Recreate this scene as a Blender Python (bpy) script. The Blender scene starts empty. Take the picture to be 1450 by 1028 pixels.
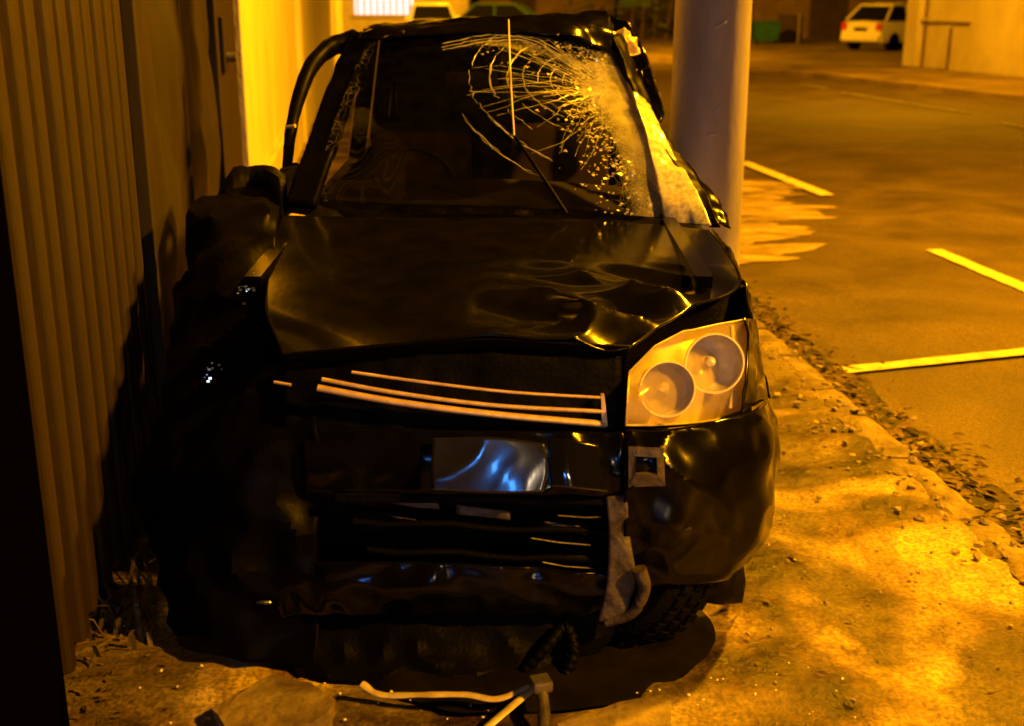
import bpy, bmesh, math, random
from mathutils import Vector, Matrix, noise
random.seed(7)
R = math.radians
scene = bpy.context.scene
COL = scene.collection

# ------------------------------------------------------------------ camera
CAM_H, PITCH, FPX = 1.75, R(17.0), 1700.0
cam_d = bpy.data.cameras.new('camera')
cam = bpy.data.objects.new('camera', cam_d); COL.objects.link(cam)
cam.location = (0, 0, CAM_H); cam.rotation_euler = (math.pi/2 - PITCH, 0, 0)
cam_d.sensor_width = 36; cam_d.lens = 36*FPX/1450; cam_d.clip_end = 600; cam_d.clip_start = .05
cam_d.dof.use_dof = True; cam_d.dof.focus_distance = 3.6; cam_d.dof.aperture_fstop = 2.6
scene.camera = cam

# ------------------------------------------------------------------ world: night sky
w = bpy.data.worlds.new('World'); scene.world = w; w.use_nodes = True
wn = w.node_tree
bg = wn.nodes['Background']
sky = wn.nodes.new('ShaderNodeTexSky'); sky.sky_type = 'NISHITA'; sky.sun_disc = False
sky.sun_elevation = R(-4.5); sky.sun_rotation = R(200)
wn.links.new(sky.outputs[0], bg.inputs[0]); bg.inputs[1].default_value = 0.05

SODIUM = (1.0, 0.385, 0.003)
def lamp(name, kind, loc, power, color, size=.25, target=None, cone=150, blend=.5):
    d = bpy.data.lights.new(name, kind); d.energy = power; d.color = color; d.shadow_soft_size = size
    o = bpy.data.objects.new(name, d); COL.objects.link(o); o.location = loc
    if kind == 'SPOT':
        d.spot_size = R(cone); d.spot_blend = blend
        v = Vector(target) - Vector(loc); o.rotation_euler = v.to_track_quat('-Z', 'Y').to_euler()
    return o
LAMPS = [  # lamp head position, aim, power
    ((4.7, 8.1, 7.5), (2.6, 7.2, 0), 13500, 165),      # on the concrete pole of the photograph
    ((5.2, 0.1, 5.0), (0.62, 2.95, 0.42), 6200, 50),     # next lamp along, behind the camera
    ((-1.0, 36.0, 6.5), (-1.5, 40.0, 0), 11000, 165),  # far end of the street
    ((7.2, 24.0, 7.0), (8.5, 27.0, 0), 6000, 165),     # far side of the road
]
for loc, tg, p, c in LAMPS:
    lamp('street_light', 'SPOT', loc, p, SODIUM, .16, tg, c, .6)

COOL = (1.9, -8.0, 3.1); BLUE = (-.6, -6.5, 2.3)      # unseen floodlight added as fill, and blue beacon, behind the camera (their glints show on the car)
fl = lamp('fill_flood', 'AREA', COOL, 15, (1.0, .76, .50)); fl.data.shape = 'RECTANGLE'; fl.data.size = .9; fl.data.size_y = .6; fl.data.spread = R(70)
fl.rotation_euler = (Vector((.5, 5, .9))-Vector(COOL)).to_track_quat('-Z', 'Y').to_euler()
bl = lamp('beacon_light', 'AREA', BLUE, 4.5, (.06, .30, 1.0)); bl.data.shape = 'RECTANGLE'; bl.data.size = .7; bl.data.size_y = .35; bl.data.spread = R(60)
bl.rotation_euler = (Vector((-.35, 3.0, .72))-Vector(BLUE)).to_track_quat('-Z', 'Y').to_euler()
vs = scene.view_settings
vs.view_transform = 'Standard'; vs.look = 'None'; vs.exposure = 0; vs.gamma = 1; vs.use_curve_mapping = False
scene.render.engine = 'CYCLES'

# ------------------------------------------------------------------ pixel -> world (photo pixels, 1450x1028)
CP, SP = math.cos(PITCH), math.sin(PITCH)
def ray(u, v):
    x = (u-725)/FPX; y = (514-v)/FPX
    return Vector((x, CP+y*SP, -SP+y*CP))
def PY(u, v, Y):
    d = ray(u, v); return Vector((0, 0, CAM_H)) + d*(Y/d.y)
def PZ(u, v, z=0):
    d = ray(u, v); return Vector((0, 0, CAM_H)) + d*((z-CAM_H)/d.z)

# ------------------------------------------------------------------ materials
def nt(name):
    m = bpy.data.materials.new(name); m.use_nodes = True
    return m, m.node_tree, m.node_tree.nodes['Principled BSDF']
def rgb(c): return (c[0], c[1], c[2], 1)
def mat(name, c, rough=.5, metal=0, c2=None, scale=6, bump=0, bscale=40, coat=0, spec=.5, stretch=None, r2=None, lo=.35, hi=.65):
    m, t, p = nt(name)
    p.inputs['Base Color'].default_value = rgb(c); p.inputs['Roughness'].default_value = rough
    p.inputs['Metallic'].default_value = metal; p.inputs['Specular IOR Level'].default_value = spec
    if coat: p.inputs['Coat Weight'].default_value = coat; p.inputs['Coat Roughness'].default_value = .06
    if c2 is not None or bump or r2 is not None:
        tc = t.nodes.new('ShaderNodeTexCoord'); mp = t.nodes.new('ShaderNodeMapping')
        t.links.new(tc.outputs['Object'], mp.inputs[0])
        if stretch: mp.inputs['Scale'].default_value = stretch
        if c2 is not None or r2 is not None:
            n = t.nodes.new('ShaderNodeTexNoise'); n.inputs['Scale'].default_value = scale; n.inputs['Detail'].default_value = 8
            n.inputs['Roughness'].default_value = .62
            t.links.new(mp.outputs[0], n.inputs['Vector'])
            rp = t.nodes.new('ShaderNodeValToRGB'); rp.color_ramp.elements[0].position = lo; rp.color_ramp.elements[1].position = hi
            rp.color_ramp.elements[0].color = rgb(c); rp.color_ramp.elements[1].color = rgb(c2 if c2 is not None else c)
            t.links.new(n.outputs['Fac'], rp.inputs[0]); t.links.new(rp.outputs[0], p.inputs['Base Color'])
            if r2 is not None:
                mr = t.nodes.new('ShaderNodeMapRange'); mr.inputs[1].default_value = lo; mr.inputs[2].default_value = hi
                mr.inputs[3].default_value = rough; mr.inputs[4].default_value = r2
                t.links.new(n.outputs['Fac'], mr.inputs[0]); t.links.new(mr.outputs[0], p.inputs['Roughness'])
        if bump:
            n2 = t.nodes.new('ShaderNodeTexNoise'); n2.inputs['Scale'].default_value = bscale; n2.inputs['Detail'].default_value = 6
            t.links.new(mp.outputs[0], n2.inputs['Vector'])
            b = t.nodes.new('ShaderNodeBump'); b.inputs['Strength'].default_value = bump; b.inputs['Distance'].default_value = .02
            t.links.new(n2.outputs['Fac'], b.inputs['Height']); t.links.new(b.outputs[0], p.inputs['Normal'])
    return m
def glass(name, tint=(.8, .8, .8), rough=.03, clear=.85):
    m, t, p = nt(name)
    tr = t.nodes.new('ShaderNodeBsdfTransparent'); tr.inputs[0].default_value = rgb(tint)
    gl = t.nodes.new('ShaderNodeBsdfGlossy'); gl.inputs['Roughness'].default_value = rough
    lw_ = t.nodes.new('ShaderNodeLayerWeight'); lw_.inputs[0].default_value = .5
    pw = t.nodes.new('ShaderNodeMath'); pw.operation = 'POWER'; pw.inputs[1].default_value = 4
    fr = t.nodes.new('ShaderNodeMath'); fr.operation = 'MULTIPLY_ADD'; fr.inputs[1].default_value = .9; fr.inputs[2].default_value = .045
    t.links.new(lw_.outputs['Facing'], pw.inputs[0]); t.links.new(pw.outputs[0], fr.inputs[0])
    mx = t.nodes.new('ShaderNodeMixShader')
    t.links.new(fr.outputs[0], mx.inputs[0]); t.links.new(tr.outputs[0], mx.inputs[1]); t.links.new(gl.outputs[0], mx.inputs[2])
    t.links.new(mx.outputs[0], t.nodes['Material Output'].inputs[0])
    return m
def emit(name, c, s):
    m, t, p = nt(name)
    p.inputs['Base Color'].default_value = rgb(c); p.inputs['Emission Color'].default_value = rgb(c); p.inputs['Emission Strength'].default_value = s
    return m

M = {}
M['paint'] = mat('black_car_paint', (.0015, .0015, .0018), .14, 0, (.003, .0025, .002), 9, .015, 60, coat=.13, spec=.14, r2=.20)
M['wreck'] = mat('scuffed_black_paint', (.0012, .0012, .0012), .34, 0, (.002, .0016, .0014), 9, .05, 60, spec=.025, r2=.5)
M['plastic'] = mat('black_plastic', (.0012, .0012, .0012), .5, 0, (.002, .0018, .0015), 12, .2, 70, spec=.04)
M['gloss'] = mat('glossy_black_paint', (.004, .004, .004), .09, 0, coat=1.0)
M['rubber'] = mat('tyre_rubber', (.0018, .0018, .0018), .75, 0, (.003, .0025, .002), 20, .3, 90, spec=.05)
M['inside'] = mat('dark_interior', (.012, .009, .008), .8, 0, (.02, .015, .01), 10)
M['seat'] = mat('seat_fabric', (.035, .024, .016), .9, 0, (.05, .035, .02), 20, .2, 200)
M['chrome'] = mat('chrome_trim', (.72, .56, .34), .35, .35, (.50, .37, .22), 30, .05, 90)
M['reflector'] = mat('headlamp_reflector', (.84, .76, .54), .3, .1, (.70, .60, .40), 18)
M['bowl'] = mat('headlamp_bowl', (.70, .66, .56), .2, .3, (.46, .44, .44), 25)
M['lens'] = glass('headlamp_lens', (.95, .94, .90), .05)
_t = M['lens'].node_tree; _o = _t.nodes['Material Output'].inputs[0]; _s = _o.links[0].from_socket
_d = _t.nodes.new('ShaderNodeBsdfDiffuse'); _d.inputs[0].default_value = (.80, .66, .34, 1); _tl = _t.nodes.new('ShaderNodeBsdfTranslucent'); _tl.inputs[0].default_value = (.80, .66, .34, 1)
_m = _t.nodes.new('ShaderNodeMixShader'); _t.links.new(_d.outputs[0], _m.inputs[1]); _t.links.new(_tl.outputs[0], _m.inputs[2])
_nz = _t.nodes.new('ShaderNodeTexNoise'); _nz.inputs['Scale'].default_value = 9; _nz.inputs['Detail'].default_value = 5
_tc = _t.nodes.new('ShaderNodeTexCoord'); _t.links.new(_tc.outputs['Object'], _nz.inputs['Vector'])
_r = _t.nodes.new('ShaderNodeMapRange'); _r.inputs[1].default_value = .3; _r.inputs[2].default_value = .7; _r.inputs[3].default_value = .20; _r.inputs[4].default_value = .48; _t.links.new(_nz.outputs['Fac'], _r.inputs[0])
_m2 = _t.nodes.new('ShaderNodeMixShader'); _t.links.new(_r.outputs[0], _m2.inputs[0]); _t.links.new(_s, _m2.inputs[1]); _t.links.new(_m.outputs[0], _m2.inputs[2]); _t.links.new(_m2.outputs[0], _o)
M['glass'] = glass('window_glass', (.30, .28, .26), .04)
M['bulb'] = mat('bulb_glass', (.75, .75, .78), .05, .3)
M['crack'] = mat('cracked_glass_edge', (.62, .62, .58), .25, 0)
M['shard'] = mat('crazed_glass', (.62, .60, .46), .16, 0, (.30, .28, .20), 60, spec=.8)
M['steel'] = mat('bare_steel', (.30, .29, .29), .35, .8, (.16, .14, .12), 25, .15, 80)
M['radiator'] = mat('radiator_metal', (.11, .105, .10), .5, .5, (.04, .035, .03), 14, .3, 120)
M['alloy'] = mat('wheel_alloy', (.10, .10, .10), .4, .7, (.05, .045, .04), 20)
M['plate'] = mat('plate_backing', (.013, .0135, .017), .16, 0, (.006, .006, .008), 8, coat=.5)
M['foam'] = mat('pale_torn_plastic', (.075, .062, .052), .5, 0, (.02, .016, .013), 25, .3, 60)
M['strap'] = mat('pale_yellow_trim', (.50, .44, .26), .4, 0, (.30, .24, .12), 20)
M['pole'] = mat('pole_paint', (.50, .46, .44), .55, 0, (.36, .33, .31), 5, .12, 30, stretch=(1, 1, .25))
M['pole_chip'] = mat('pole_scrape', (.62, .62, .62), .7, 0)
M['gate'] = mat('brown_gate_metal', (.0125, .0040, .0015), .55, 0, (.0035, .0014, .0007), 3.5, .12, 50, stretch=(1, 1, .22), r2=.7)
M['gate_flat'] = mat('brown_gate_sheet', (.0125, .0040, .0015), .5, 0, (.0035, .0014, .0007), 1.6, .10, 40, stretch=(1, 1, .5), r2=.7, lo=.3, hi=.7)
M['blackpost'] = mat('black_post', (.0005, .0004, .0004), .9, spec=.0)
M['cream'] = mat('cream_render', (.72, .66, .50), .85, 0, (.58, .51, .36), 2.2, .2, 50, stretch=(1, 1, .5))
M['cream2'] = mat('cream_wall_paint', (.66, .60, .46), .85, 0, (.48, .42, .30), 1.1, .15, 30, stretch=(1, 1, .6))
M['darkstone'] = mat('brown_render', (.20, .14, .08), .9, 0, (.11, .07, .04), 1.2)
M['darkwall'] = mat('dark_wall', (.05, .032, .022), .9, 0, (.03, .018, .012), 2)
M['teal'] = mat('teal_paint', (.012, .12, .13), .5, 0, (.008, .07, .08), 4)
M['white'] = mat('white_car_paint', (.80, .78, .74), .25, 0, (.70, .68, .64), 3, coat=.4)
M['greenpaint'] = mat('green_car_paint', (.05, .12, .05), .25, 0, coat=.4)
M['silver'] = mat('silver_car_paint', (.48, .48, .48), .3, .5, coat=.4)
M['red'] = mat('red_lens', (.45, .02, .015), .2, 0, coat=.4)
M['darkglass'] = mat('dark_glass', (.01, .01, .012), .06, 0)
M['line'] = mat('road_paint', (.74, .68, .46), .7, 0, (.50, .43, .25), 14, .15, 60, lo=.30, hi=.62)
M['line_worn'] = mat('worn_road_paint', (.34, .31, .24), .8, 0, (.10, .09, .075), 10, lo=.4, hi=.6)
M['leaf'] = mat('hedge_leaf', (.045, .075, .025), .6, 0, (.07, .09, .03), 3)
M['weed'] = mat('weed_blade', (.05, .05, .016), .6, 0, (.08, .06, .025), 6)
M['litter'] = mat('dead_leaf', (.060, .038, .016), .8, 0, (.12, .075, .03), 15)
M['stone'] = mat('rubble_stone', (.30, .25, .17), .85, 0, (.14, .11, .07), 10, .5, 60)
M['bluechip'] = mat('blue_glint_crumb', (.55, .75, .95), .28, 1)  # blue glint on the glass crumbs is put into the metal tint
M['glasschip'] = mat('safety_glass_crumb', (.75, .78, .76), .04, 0, spec=.9)
M['kerb'] = mat('kerb_concrete', (.24, .19, .11), .8, 0, (.07, .05, .028), 7, .7, 45, lo=.36, hi=.6)
M['slab'] = mat('paving_concrete', (.26, .20, .10), .75, 0, (.07, .048, .022), 9, .6, 40)
M['car_shade'] = mat('painted_shade', (.002, .0017, .0015), .42, 0, (.006, .0045, .003), 9, .08, 30, r2=.5, spec=.15)  # near-black colour standing in for shade under the car front

def ground_mat(name, cols, scale, bump, bscale, rough=(.45, .85), stain=0):
    m, t, p = nt(name); N = t.nodes; L = t.links
    tc = N.new('ShaderNodeTexCoord')
    n = N.new('ShaderNodeTexNoise'); n.inputs['Scale'].default_value = scale; n.inputs['Detail'].default_value = 9; n.inputs['Roughness'].default_value = .6
    n.inputs['Distortion'].default_value = .6
    L.new(tc.outputs['Object'], n.inputs['Vector'])
    rp = N.new('ShaderNodeValToRGB'); e = rp.color_ramp.elements
    e[0].position = cols[0][0]; e[0].color = rgb(cols[0][1]); e[1].position = cols[-1][0]; e[1].color = rgb(cols[-1][1])
    for pos, c in cols[1:-1]:
        k = e.new(pos); k.color = rgb(c)
    L.new(n.outputs['Fac'], rp.inputs[0])
    last = rp.outputs[0]
    if stain:
        n3 = N.new('ShaderNodeTexNoise'); n3.inputs['Scale'].default_value = scale*.62; n3.inputs['Detail'].default_value = 5; n3.inputs['Distortion'].default_value = 1.2
        L.new(tc.outputs['Object'], n3.inputs['Vector'])
        r3 = N.new('ShaderNodeMapRange'); r3.inputs[1].default_value = .42; r3.inputs[2].default_value = .58; r3.inputs[3].default_value = 1-stain; r3.inputs[4].default_value = 1
        L.new(n3.outputs['Fac'], r3.inputs[0])
        mx = N.new('ShaderNodeMix'); mx.data_type = 'RGBA'; mx.blend_type = 'MULTIPLY'; mx.inputs[0].default_value = 1
        L.new(last, mx.inputs[6]); L.new(r3.outputs[0], mx.inputs[7]); last = mx.outputs[2]
    n4 = N.new('ShaderNodeTexNoise'); n4.inputs['Scale'].default_value = 75; n4.inputs['Detail'].default_value = 3; L.new(tc.outputs['Object'], n4.inputs['Vector'])
    r4 = N.new('ShaderNodeMapRange'); r4.inputs[1].default_value = .38; r4.inputs[2].default_value = .62; r4.inputs[3].default_value = .55; r4.inputs[4].default_value = 1.25; L.new(n4.outputs['Fac'], r4.inputs[0])
    m4 = N.new('ShaderNodeMix'); m4.data_type = 'RGBA'; m4.blend_type = 'MULTIPLY'; m4.inputs[0].default_value = 1; L.new(last, m4.inputs[6]); L.new(r4.outputs[0], m4.inputs[7]); last = m4.outputs[2]
    L.new(last, p.inputs['Base Color'])
    mr = N.new('ShaderNodeMapRange'); mr.inputs[1].default_value = .35; mr.inputs[2].default_value = .65; mr.inputs[3].default_value = rough[0]; mr.inputs[4].default_value = rough[1]
    L.new(n.outputs['Fac'], mr.inputs[0]); L.new(mr.outputs[0], p.inputs['Roughness'])
    n2 = N.new('ShaderNodeTexNoise'); n2.inputs['Scale'].default_value = bscale; n2.inputs['Detail'].default_value = 8; n2.inputs['Roughness'].default_value = .65
    L.new(tc.outputs['Object'], n2.inputs['Vector'])
    b = N.new('ShaderNodeBump'); b.inputs['Strength'].default_value = bump; b.inputs['Distance'].default_value = .03
    L.new(n2.outputs['Fac'], b.inputs['Height']); L.new(b.outputs[0], p.inputs['Normal'])
    return m
M['pavement'] = ground_mat('dirty_pavement', [(.36, (.05, .028, .010)), (.44, (.14, .085, .032)), (.52, (.27, .19, .08)), (.60, (.44, .34, .15))], 2.2, 1.0, 9, (.30, .7), .72)
M['asphalt'] = ground_mat('asphalt', [(.30, (.062, .043, .025)), (.5, (.092, .065, .036)), (.72, (.125, .090, .052))], 1.2, .35, 70, (.55, .75), .25)
M['farground'] = ground_mat('far_pavement', [(.35, (.14, .095, .05)), (.6, (.34, .25, .15))], .6, .4, 8, (.7, .9), .3)
M['gutter'] = ground_mat('gutter_dirt', [(.35, (.012, .008, .005)), (.52, (.028, .019, .010)), (.72, (.08, .055, .028))], 4, .8, 30, (.5, .9))

# ------------------------------------------------------------------ geometry helpers
def tag(o, label=None, cat=None, group=None, kind=None):
    if label: o['label'] = label
    if cat: o['category'] = cat
    if group: o['group'] = group
    if kind: o['kind'] = kind
    return o
def world_off(o):
    v = Vector((0, 0, 0))
    while o: v += o.location; o = o.parent
    return v
def empty(name, loc, label=None, cat=None, group=None):
    o = bpy.data.objects.new(name, None); COL.objects.link(o); o.location = loc; o.empty_display_size = .2
    return tag(o, label, cat, group)
def link(name, me, parent=None, loc=(0, 0, 0)):
    o = bpy.data.objects.new(name, me); COL.objects.link(o); o.location = loc
    if parent: o.parent = parent
    return o
class MB:
    def __init__(s): s.b = bmesh.new(); s.wm = None
    def box(s, c, size, rot=None, bev=0):
        mtx = Matrix.Translation(Vector(c)) @ (rot.to_4x4() if rot is not None else Matrix()) @ Matrix.Diagonal((size[0], size[1], size[2], 1))
        r = bmesh.ops.create_cube(s.b, size=1, matrix=mtx)
        if bev:
            es = {e for v in r['verts'] for e in v.link_edges}
            bmesh.ops.bevel(s.b, geom=list(es), offset=bev, segments=2, affect='EDGES', profile=.6)
        return s
    def tube(s, pts, rad, n=8, flat=1.0):
        pts = [Vector(p) for p in pts]; rings = []
        for i, p in enumerate(pts):
            a = pts[max(0, i-1)]; c = pts[min(len(pts)-1, i+1)]; d = (c-a).normalized()
            up = Vector((0, 0, 1)) if abs(d.z) < .9 else Vector((0, 1, 0))
            x = d.cross(up).normalized(); y = x.cross(d).normalized()
            r = rad[i] if isinstance(rad, (list, tuple)) else rad
            rings.append([s.b.verts.new(p + x*math.cos(k*2*math.pi/n)*r + y*math.sin(k*2*math.pi/n)*r*flat) for k in range(n)])
        for i in range(len(rings)-1):
            for k in range(n):
                s.b.faces.new((rings[i][k], rings[i][(k+1) % n], rings[i+1][(k+1) % n], rings[i+1][k]))
        s.b.faces.new(rings[0][::-1]); s.b.faces.new(rings[-1]); return s
    def lathe(s, prof, c, axis, n=28, cap=False):
        ax = Vector(axis).normalized(); up = Vector((0, 0, 1)) if abs(ax.z) < .9 else Vector((1, 0, 0))
        x = ax.cross(up).normalized(); y = ax.cross(x); c = Vector(c); rings = []
        for r, h in prof:
            rings.append([s.b.verts.new(c + ax*h + (x*math.cos(k*2*math.pi/n)+y*math.sin(k*2*math.pi/n))*max(r, 1e-4)) for k in range(n)])
        for i in range(len(rings)-1):
            for k in range(n):
                s.b.faces.new((rings[i][k], rings[i][(k+1) % n], rings[i+1][(k+1) % n], rings[i+1][k]))
        if cap: s.b.faces.new(rings[0][::-1]); s.b.faces.new(rings[-1])
        return s
    def prism(s, outline, off):          # outline: 3D points of a planar polygon; off: extrusion vector
        off = Vector(off); a = [s.b.verts.new(Vector(p)) for p in outline]; b = [s.b.verts.new(Vector(p)+off) for p in outline]
        s.b.faces.new(a); s.b.faces.new(b[::-1]); n = len(a)
        for i in range(n): s.b.faces.new((a[i], b[i], b[(i+1) % n], a[(i+1) % n]))
        return s
    def grid(s, rows):
        vs_ = [[s.b.verts.new(p) for p in r] for r in rows]
        for i in range(len(vs_)-1):
            for j in range(len(vs_[0])-1):
                s.b.faces.new((vs_[i][j], vs_[i][j+1], vs_[i+1][j+1], vs_[i+1][j]))
        return s
    def build(s, name, m, parent=None, loc=None, smooth=None, kind=None):
        off = world_off(parent) if parent else Vector((0, 0, 0))
        if loc is not None: off = off + Vector(loc)
        bmesh.ops.recalc_face_normals(s.b, faces=s.b.faces)
        me = bpy.data.meshes.new(name)
        for v in s.b.verts: v.co -= off
        if smooth is not None:
            for f in s.b.faces: f.smooth = True
            for e in s.b.edges:
                if len(e.link_faces) == 2 and e.calc_face_angle(0) > R(smooth): e.smooth = False
        s.b.to_mesh(me); s.b.free(); me.materials.append(m)
        o = link(name, me, parent, loc if loc is not None else (0, 0, 0))
        if kind: o['kind'] = kind
        return o
def cr(p0, p1, p2, p3, t):
    return .5*((2*p1)+(-p0+p2)*t+(2*p0-5*p1+4*p2-p3)*t*t+(-p0+3*p1-3*p2+p3)*t**3)
def spline(pts, n):
    out = []; k = len(pts)-1
    for i in range(n+1):
        x = i/n*k; j = min(int(x), k-1); t = x-j
        g = lambda q: pts[max(0, min(k, q))]
        p0 = g(j-1) if j > 0 else 2*pts[0]-pts[1]
        p3 = g(j+2) if j+2 <= k else 2*pts[k]-pts[k-1]
        out.append(cr(p0, pts[j], pts[j+1], p3, t))
    return out
def surf(ctrl, nu, nv):                   # ctrl rows of (u,v,Y) pixels+depth -> smooth grid of points
    rows = [[(p if isinstance(p, Vector) else PY(*p)) for p in r] for r in ctrl]
    rows = [spline(r, nu) for r in rows]
    cols = [spline([r[j] for r in rows], nv) for j in range(nu+1)]
    return [[cols[j][i] for j in range(nu+1)] for i in range(nv+1)]
def crumple(rows, amp, freq, wfun=None, seed=0, axis=None):
    n = len(rows); m = len(rows[0]); out = []
    for i in range(n):
        o = []
        for j in range(m):
            p = rows[i][j]; q = p*freq + Vector((seed*7.3, seed*3.1, 0))
            # creased: folded noise gives ridges like bent sheet metal
            a = abs(noise.noise(q)); b = abs(noise.noise(q*2.1+Vector((5, 9, 2)))); h = (a*1.3 + b*.6 - .45)
            wv = wfun(i/(n-1), j/(m-1)) if wfun else 1
            d0 = rows[i][min(j+1, m-1)]-rows[i][max(j-1, 0)]; d1 = rows[min(i+1, n-1)][j]-rows[max(i-1, 0)][j]
            nn = d0.cross(d1); nn = nn.normalized() if nn.length > 1e-9 else Vector((0, 0, 1))
            if axis: nn = Vector(axis)
            o.append(p + nn*h*amp*wv)
        out.append(o)
    return out
def panel(name, ctrl, nu, nv, m, parent, thick=.004, amp=0, freq=6, w=None, seed=0, smooth=35, rows=None):
    g = rows or surf(ctrl, nu, nv)
    if amp: g = crumple(g, amp, freq, w, seed)
    o = MB().grid(g).build(name, m, parent, smooth=smooth)
    if thick:
        s = o.modifiers.new('thickness', 'SOLIDIFY'); s.thickness = thick; s.offset = 0
    return o

# ------------------------------------------------------------------ setting: ground, road, pavement, kerb
def kerb_x(Y): return 1.72 - .112*(Y-3.56) if Y < 20 else kerb_x(19.99) - .15*(Y-20)
def wall_x(Y): return -.83 - .118*Y
ZR = -.11
MB().grid([[Vector((x, y, -.16)) for x in (-150, -40, 40, 150)] for y in (-60, 20, 100, 260)]).build('ground', M['darkstone'], kind='structure')
def ys_():
    y = -6.0; out = []
    while y < 45:
        out.append(y); y += (.02 if 2.3 < y < 5 else .035 if 2.2 < y < 6.5 else .06 if 1.8 < y < 9 else .6)
    return out + [45]
rows = []
for y in ys_():
    a, b = wall_x(y)-.05, kerb_x(y)-.13
    n = 120; r = []
    for i in range(n+1):
        x = a+(b-a)*i/n
        q = Vector((x, y, 0))
        h = noise.noise(q*1.3)*.012 + noise.noise(Vector((q.x*4, q.y*7, 0)))*.014 + noise.noise(Vector((q.x*10, q.y*17, 3)))*.009 + abs(noise.noise(q*24))*.006 + abs(noise.noise(q*2.6+Vector((4, 1, 0))))*-.016
        if y > 9: h *= .3
        r.append(Vector((x, y, h)))
    rows.append(r)
MB().grid(rows).build('pavement', M['pavement'], smooth=60, kind='structure')
# road: from the kerb to the far kerb line
FAR = [(15.5, -8), (13.2, 8), (11.0, 17), (9.4, 22.5), (7.9, 27), (6.3, 31.6), (4.4, 36), (2, 40), (-1, 45)]
def far_x(Y):
    for (x0, y0), (x1, y1) in zip(FAR, FAR[1:]):
        if y0 <= Y <= y1: return x0+(x1-x0)*(Y-y0)/(y1-y0)
    return FAR[0][0] if Y < FAR[0][1] else FAR[-1][0]
yy = [-8+i*.5 for i in range(int(53/.5)+1)]
rows = []
for y in yy:
    a, b = kerb_x(y), max(far_x(y), kerb_x(y)+.5)
    rows.append([Vector((a+(b-a)*i/40, y, ZR+noise.noise(Vector((a+(b-a)*i/40, y, 3))*.5)*.012)) for i in range(41)])
MB().grid(rows).build('road', M['asphalt'], smooth=60, kind='structure')
# gutter dirt strip
rows = []
for k in range(180):
    y = 1.5+k*.07; x = kerb_x(y); wd = .27+.12*noise.noise(Vector((y*2, 0, 0)))+.05*noise.noise(Vector((y*7, 2, 0)))
    rows.append([Vector((x+wd*i/5, y, ZR+.022+noise.noise(Vector((x+i*.1, y, 1))*9)*.006 - (.014 if i == 5 else 0))) for i in range(6)])
MB().grid(rows).build('gutter', M['gutter'], smooth=60, kind='structure')
kerb = empty('kerb', (kerb_x(5), 5, 0)); kerb['kind'] = 'structure'
y = .2
while y < 17:
    ln = random.uniform(.34, .62)
    if y > 9: ln = .9
    x0, x1 = kerb_x(y), kerb_x(y+ln); dz = random.uniform(-.014, .012); t = MB()
    d = Vector((x1-x0, ln, 0)); nrm = Vector((-d.y, d.x, 0)).normalized(); g = .008
    a = Vector((x0, y, 0))+d*(g/ln); b = Vector((x1, y+ln, 0))-d*(g/ln)
    jit = random.uniform(-.015, .015)
    pts = [a+nrm*(jit), b+nrm*(jit), b+nrm*.15, a+nrm*.15]
    n = 8; m = 4; top = []
    for i in range(n+1):
        r = []
        for j in range(m+1):
            p = pts[0].lerp(pts[1], i/n).lerp(pts[3].lerp(pts[2], i/n), j/m)
            e = min(i, n-i, j, m-j)
            p = p + Vector((0, 0, .012+dz+noise.noise(p*11)*.014 + noise.noise(p*25)*.008 - (.018 if e == 0 else 0)))
            r.append(p)
        top.append(r)
    t.grid(top)
    ring = [top[i][0] for i in range(n+1)]+[top[n][j] for j in range(1, m+1)]+[top[i][m] for i in range(n-1, -1, -1)]+[top[0][j] for j in range(m-1, 0, -1)]
    A = [t.b.verts.new(p) for p in ring]; B = [t.b.verts.new(Vector((p.x, p.y, ZR-.03))) for p in ring]
    for i in range(len(ring)): t.b.faces.new((A[i], A[(i+1) % len(ring)], B[(i+1) % len(ring)], B[i]))
    bmesh.ops.remove_doubles(t.b, verts=t.b.verts, dist=.0005)
    t.build('kerb_stone', M['kerb'], kerb, smooth=40)
    y += ln
# painted lines
def strip(p, q, w, z, m, seed=0):
    p = Vector(p); q = Vector(q); d = (q-p); L = d.length; d.normalize(); nr = Vector((-d.y, d.x, 0)); n = max(4, int(L/.03)); rows = []
    for i in range(n+1):
        c = p+d*(L*i/n); a = w*.5*(1+.16*noise.noise(Vector((i*.13, seed, 0)))+.10*noise.noise(Vector((i*.9, seed, 0)))); b = w*.5*(1+.16*noise.noise(Vector((i*.13, seed+9, 0)))+.10*noise.noise(Vector((i*.9, seed+9, 0))))
        rows.append([Vector((c+nr*a)[:2]+(z,)), Vector((c-nr*b)[:2]+(z,))])
    return MB().grid(rows).build('road_marking', m, kind='structure')
zl = ZR+.017
strip(PZ(1190, 524, zl), PZ(1500, 492, zl), .105, zl, M['line'], 1)
strip(PZ(1322, 353, zl), PZ(1475, 417, zl), .13, zl, M['line'], 2)
strip(PZ(1052, 229, zl), PZ(1172, 276, zl), .15, zl, M['line'], 3)
for a, b in (((1415, 173), (1500, 190)), ((1192, 131), (1372, 160)), ((1135, 119), (1172, 126))):
    strip(PZ(*a, zl), PZ(*b, zl), .12, zl, M['line_worn'], a[0])
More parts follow.
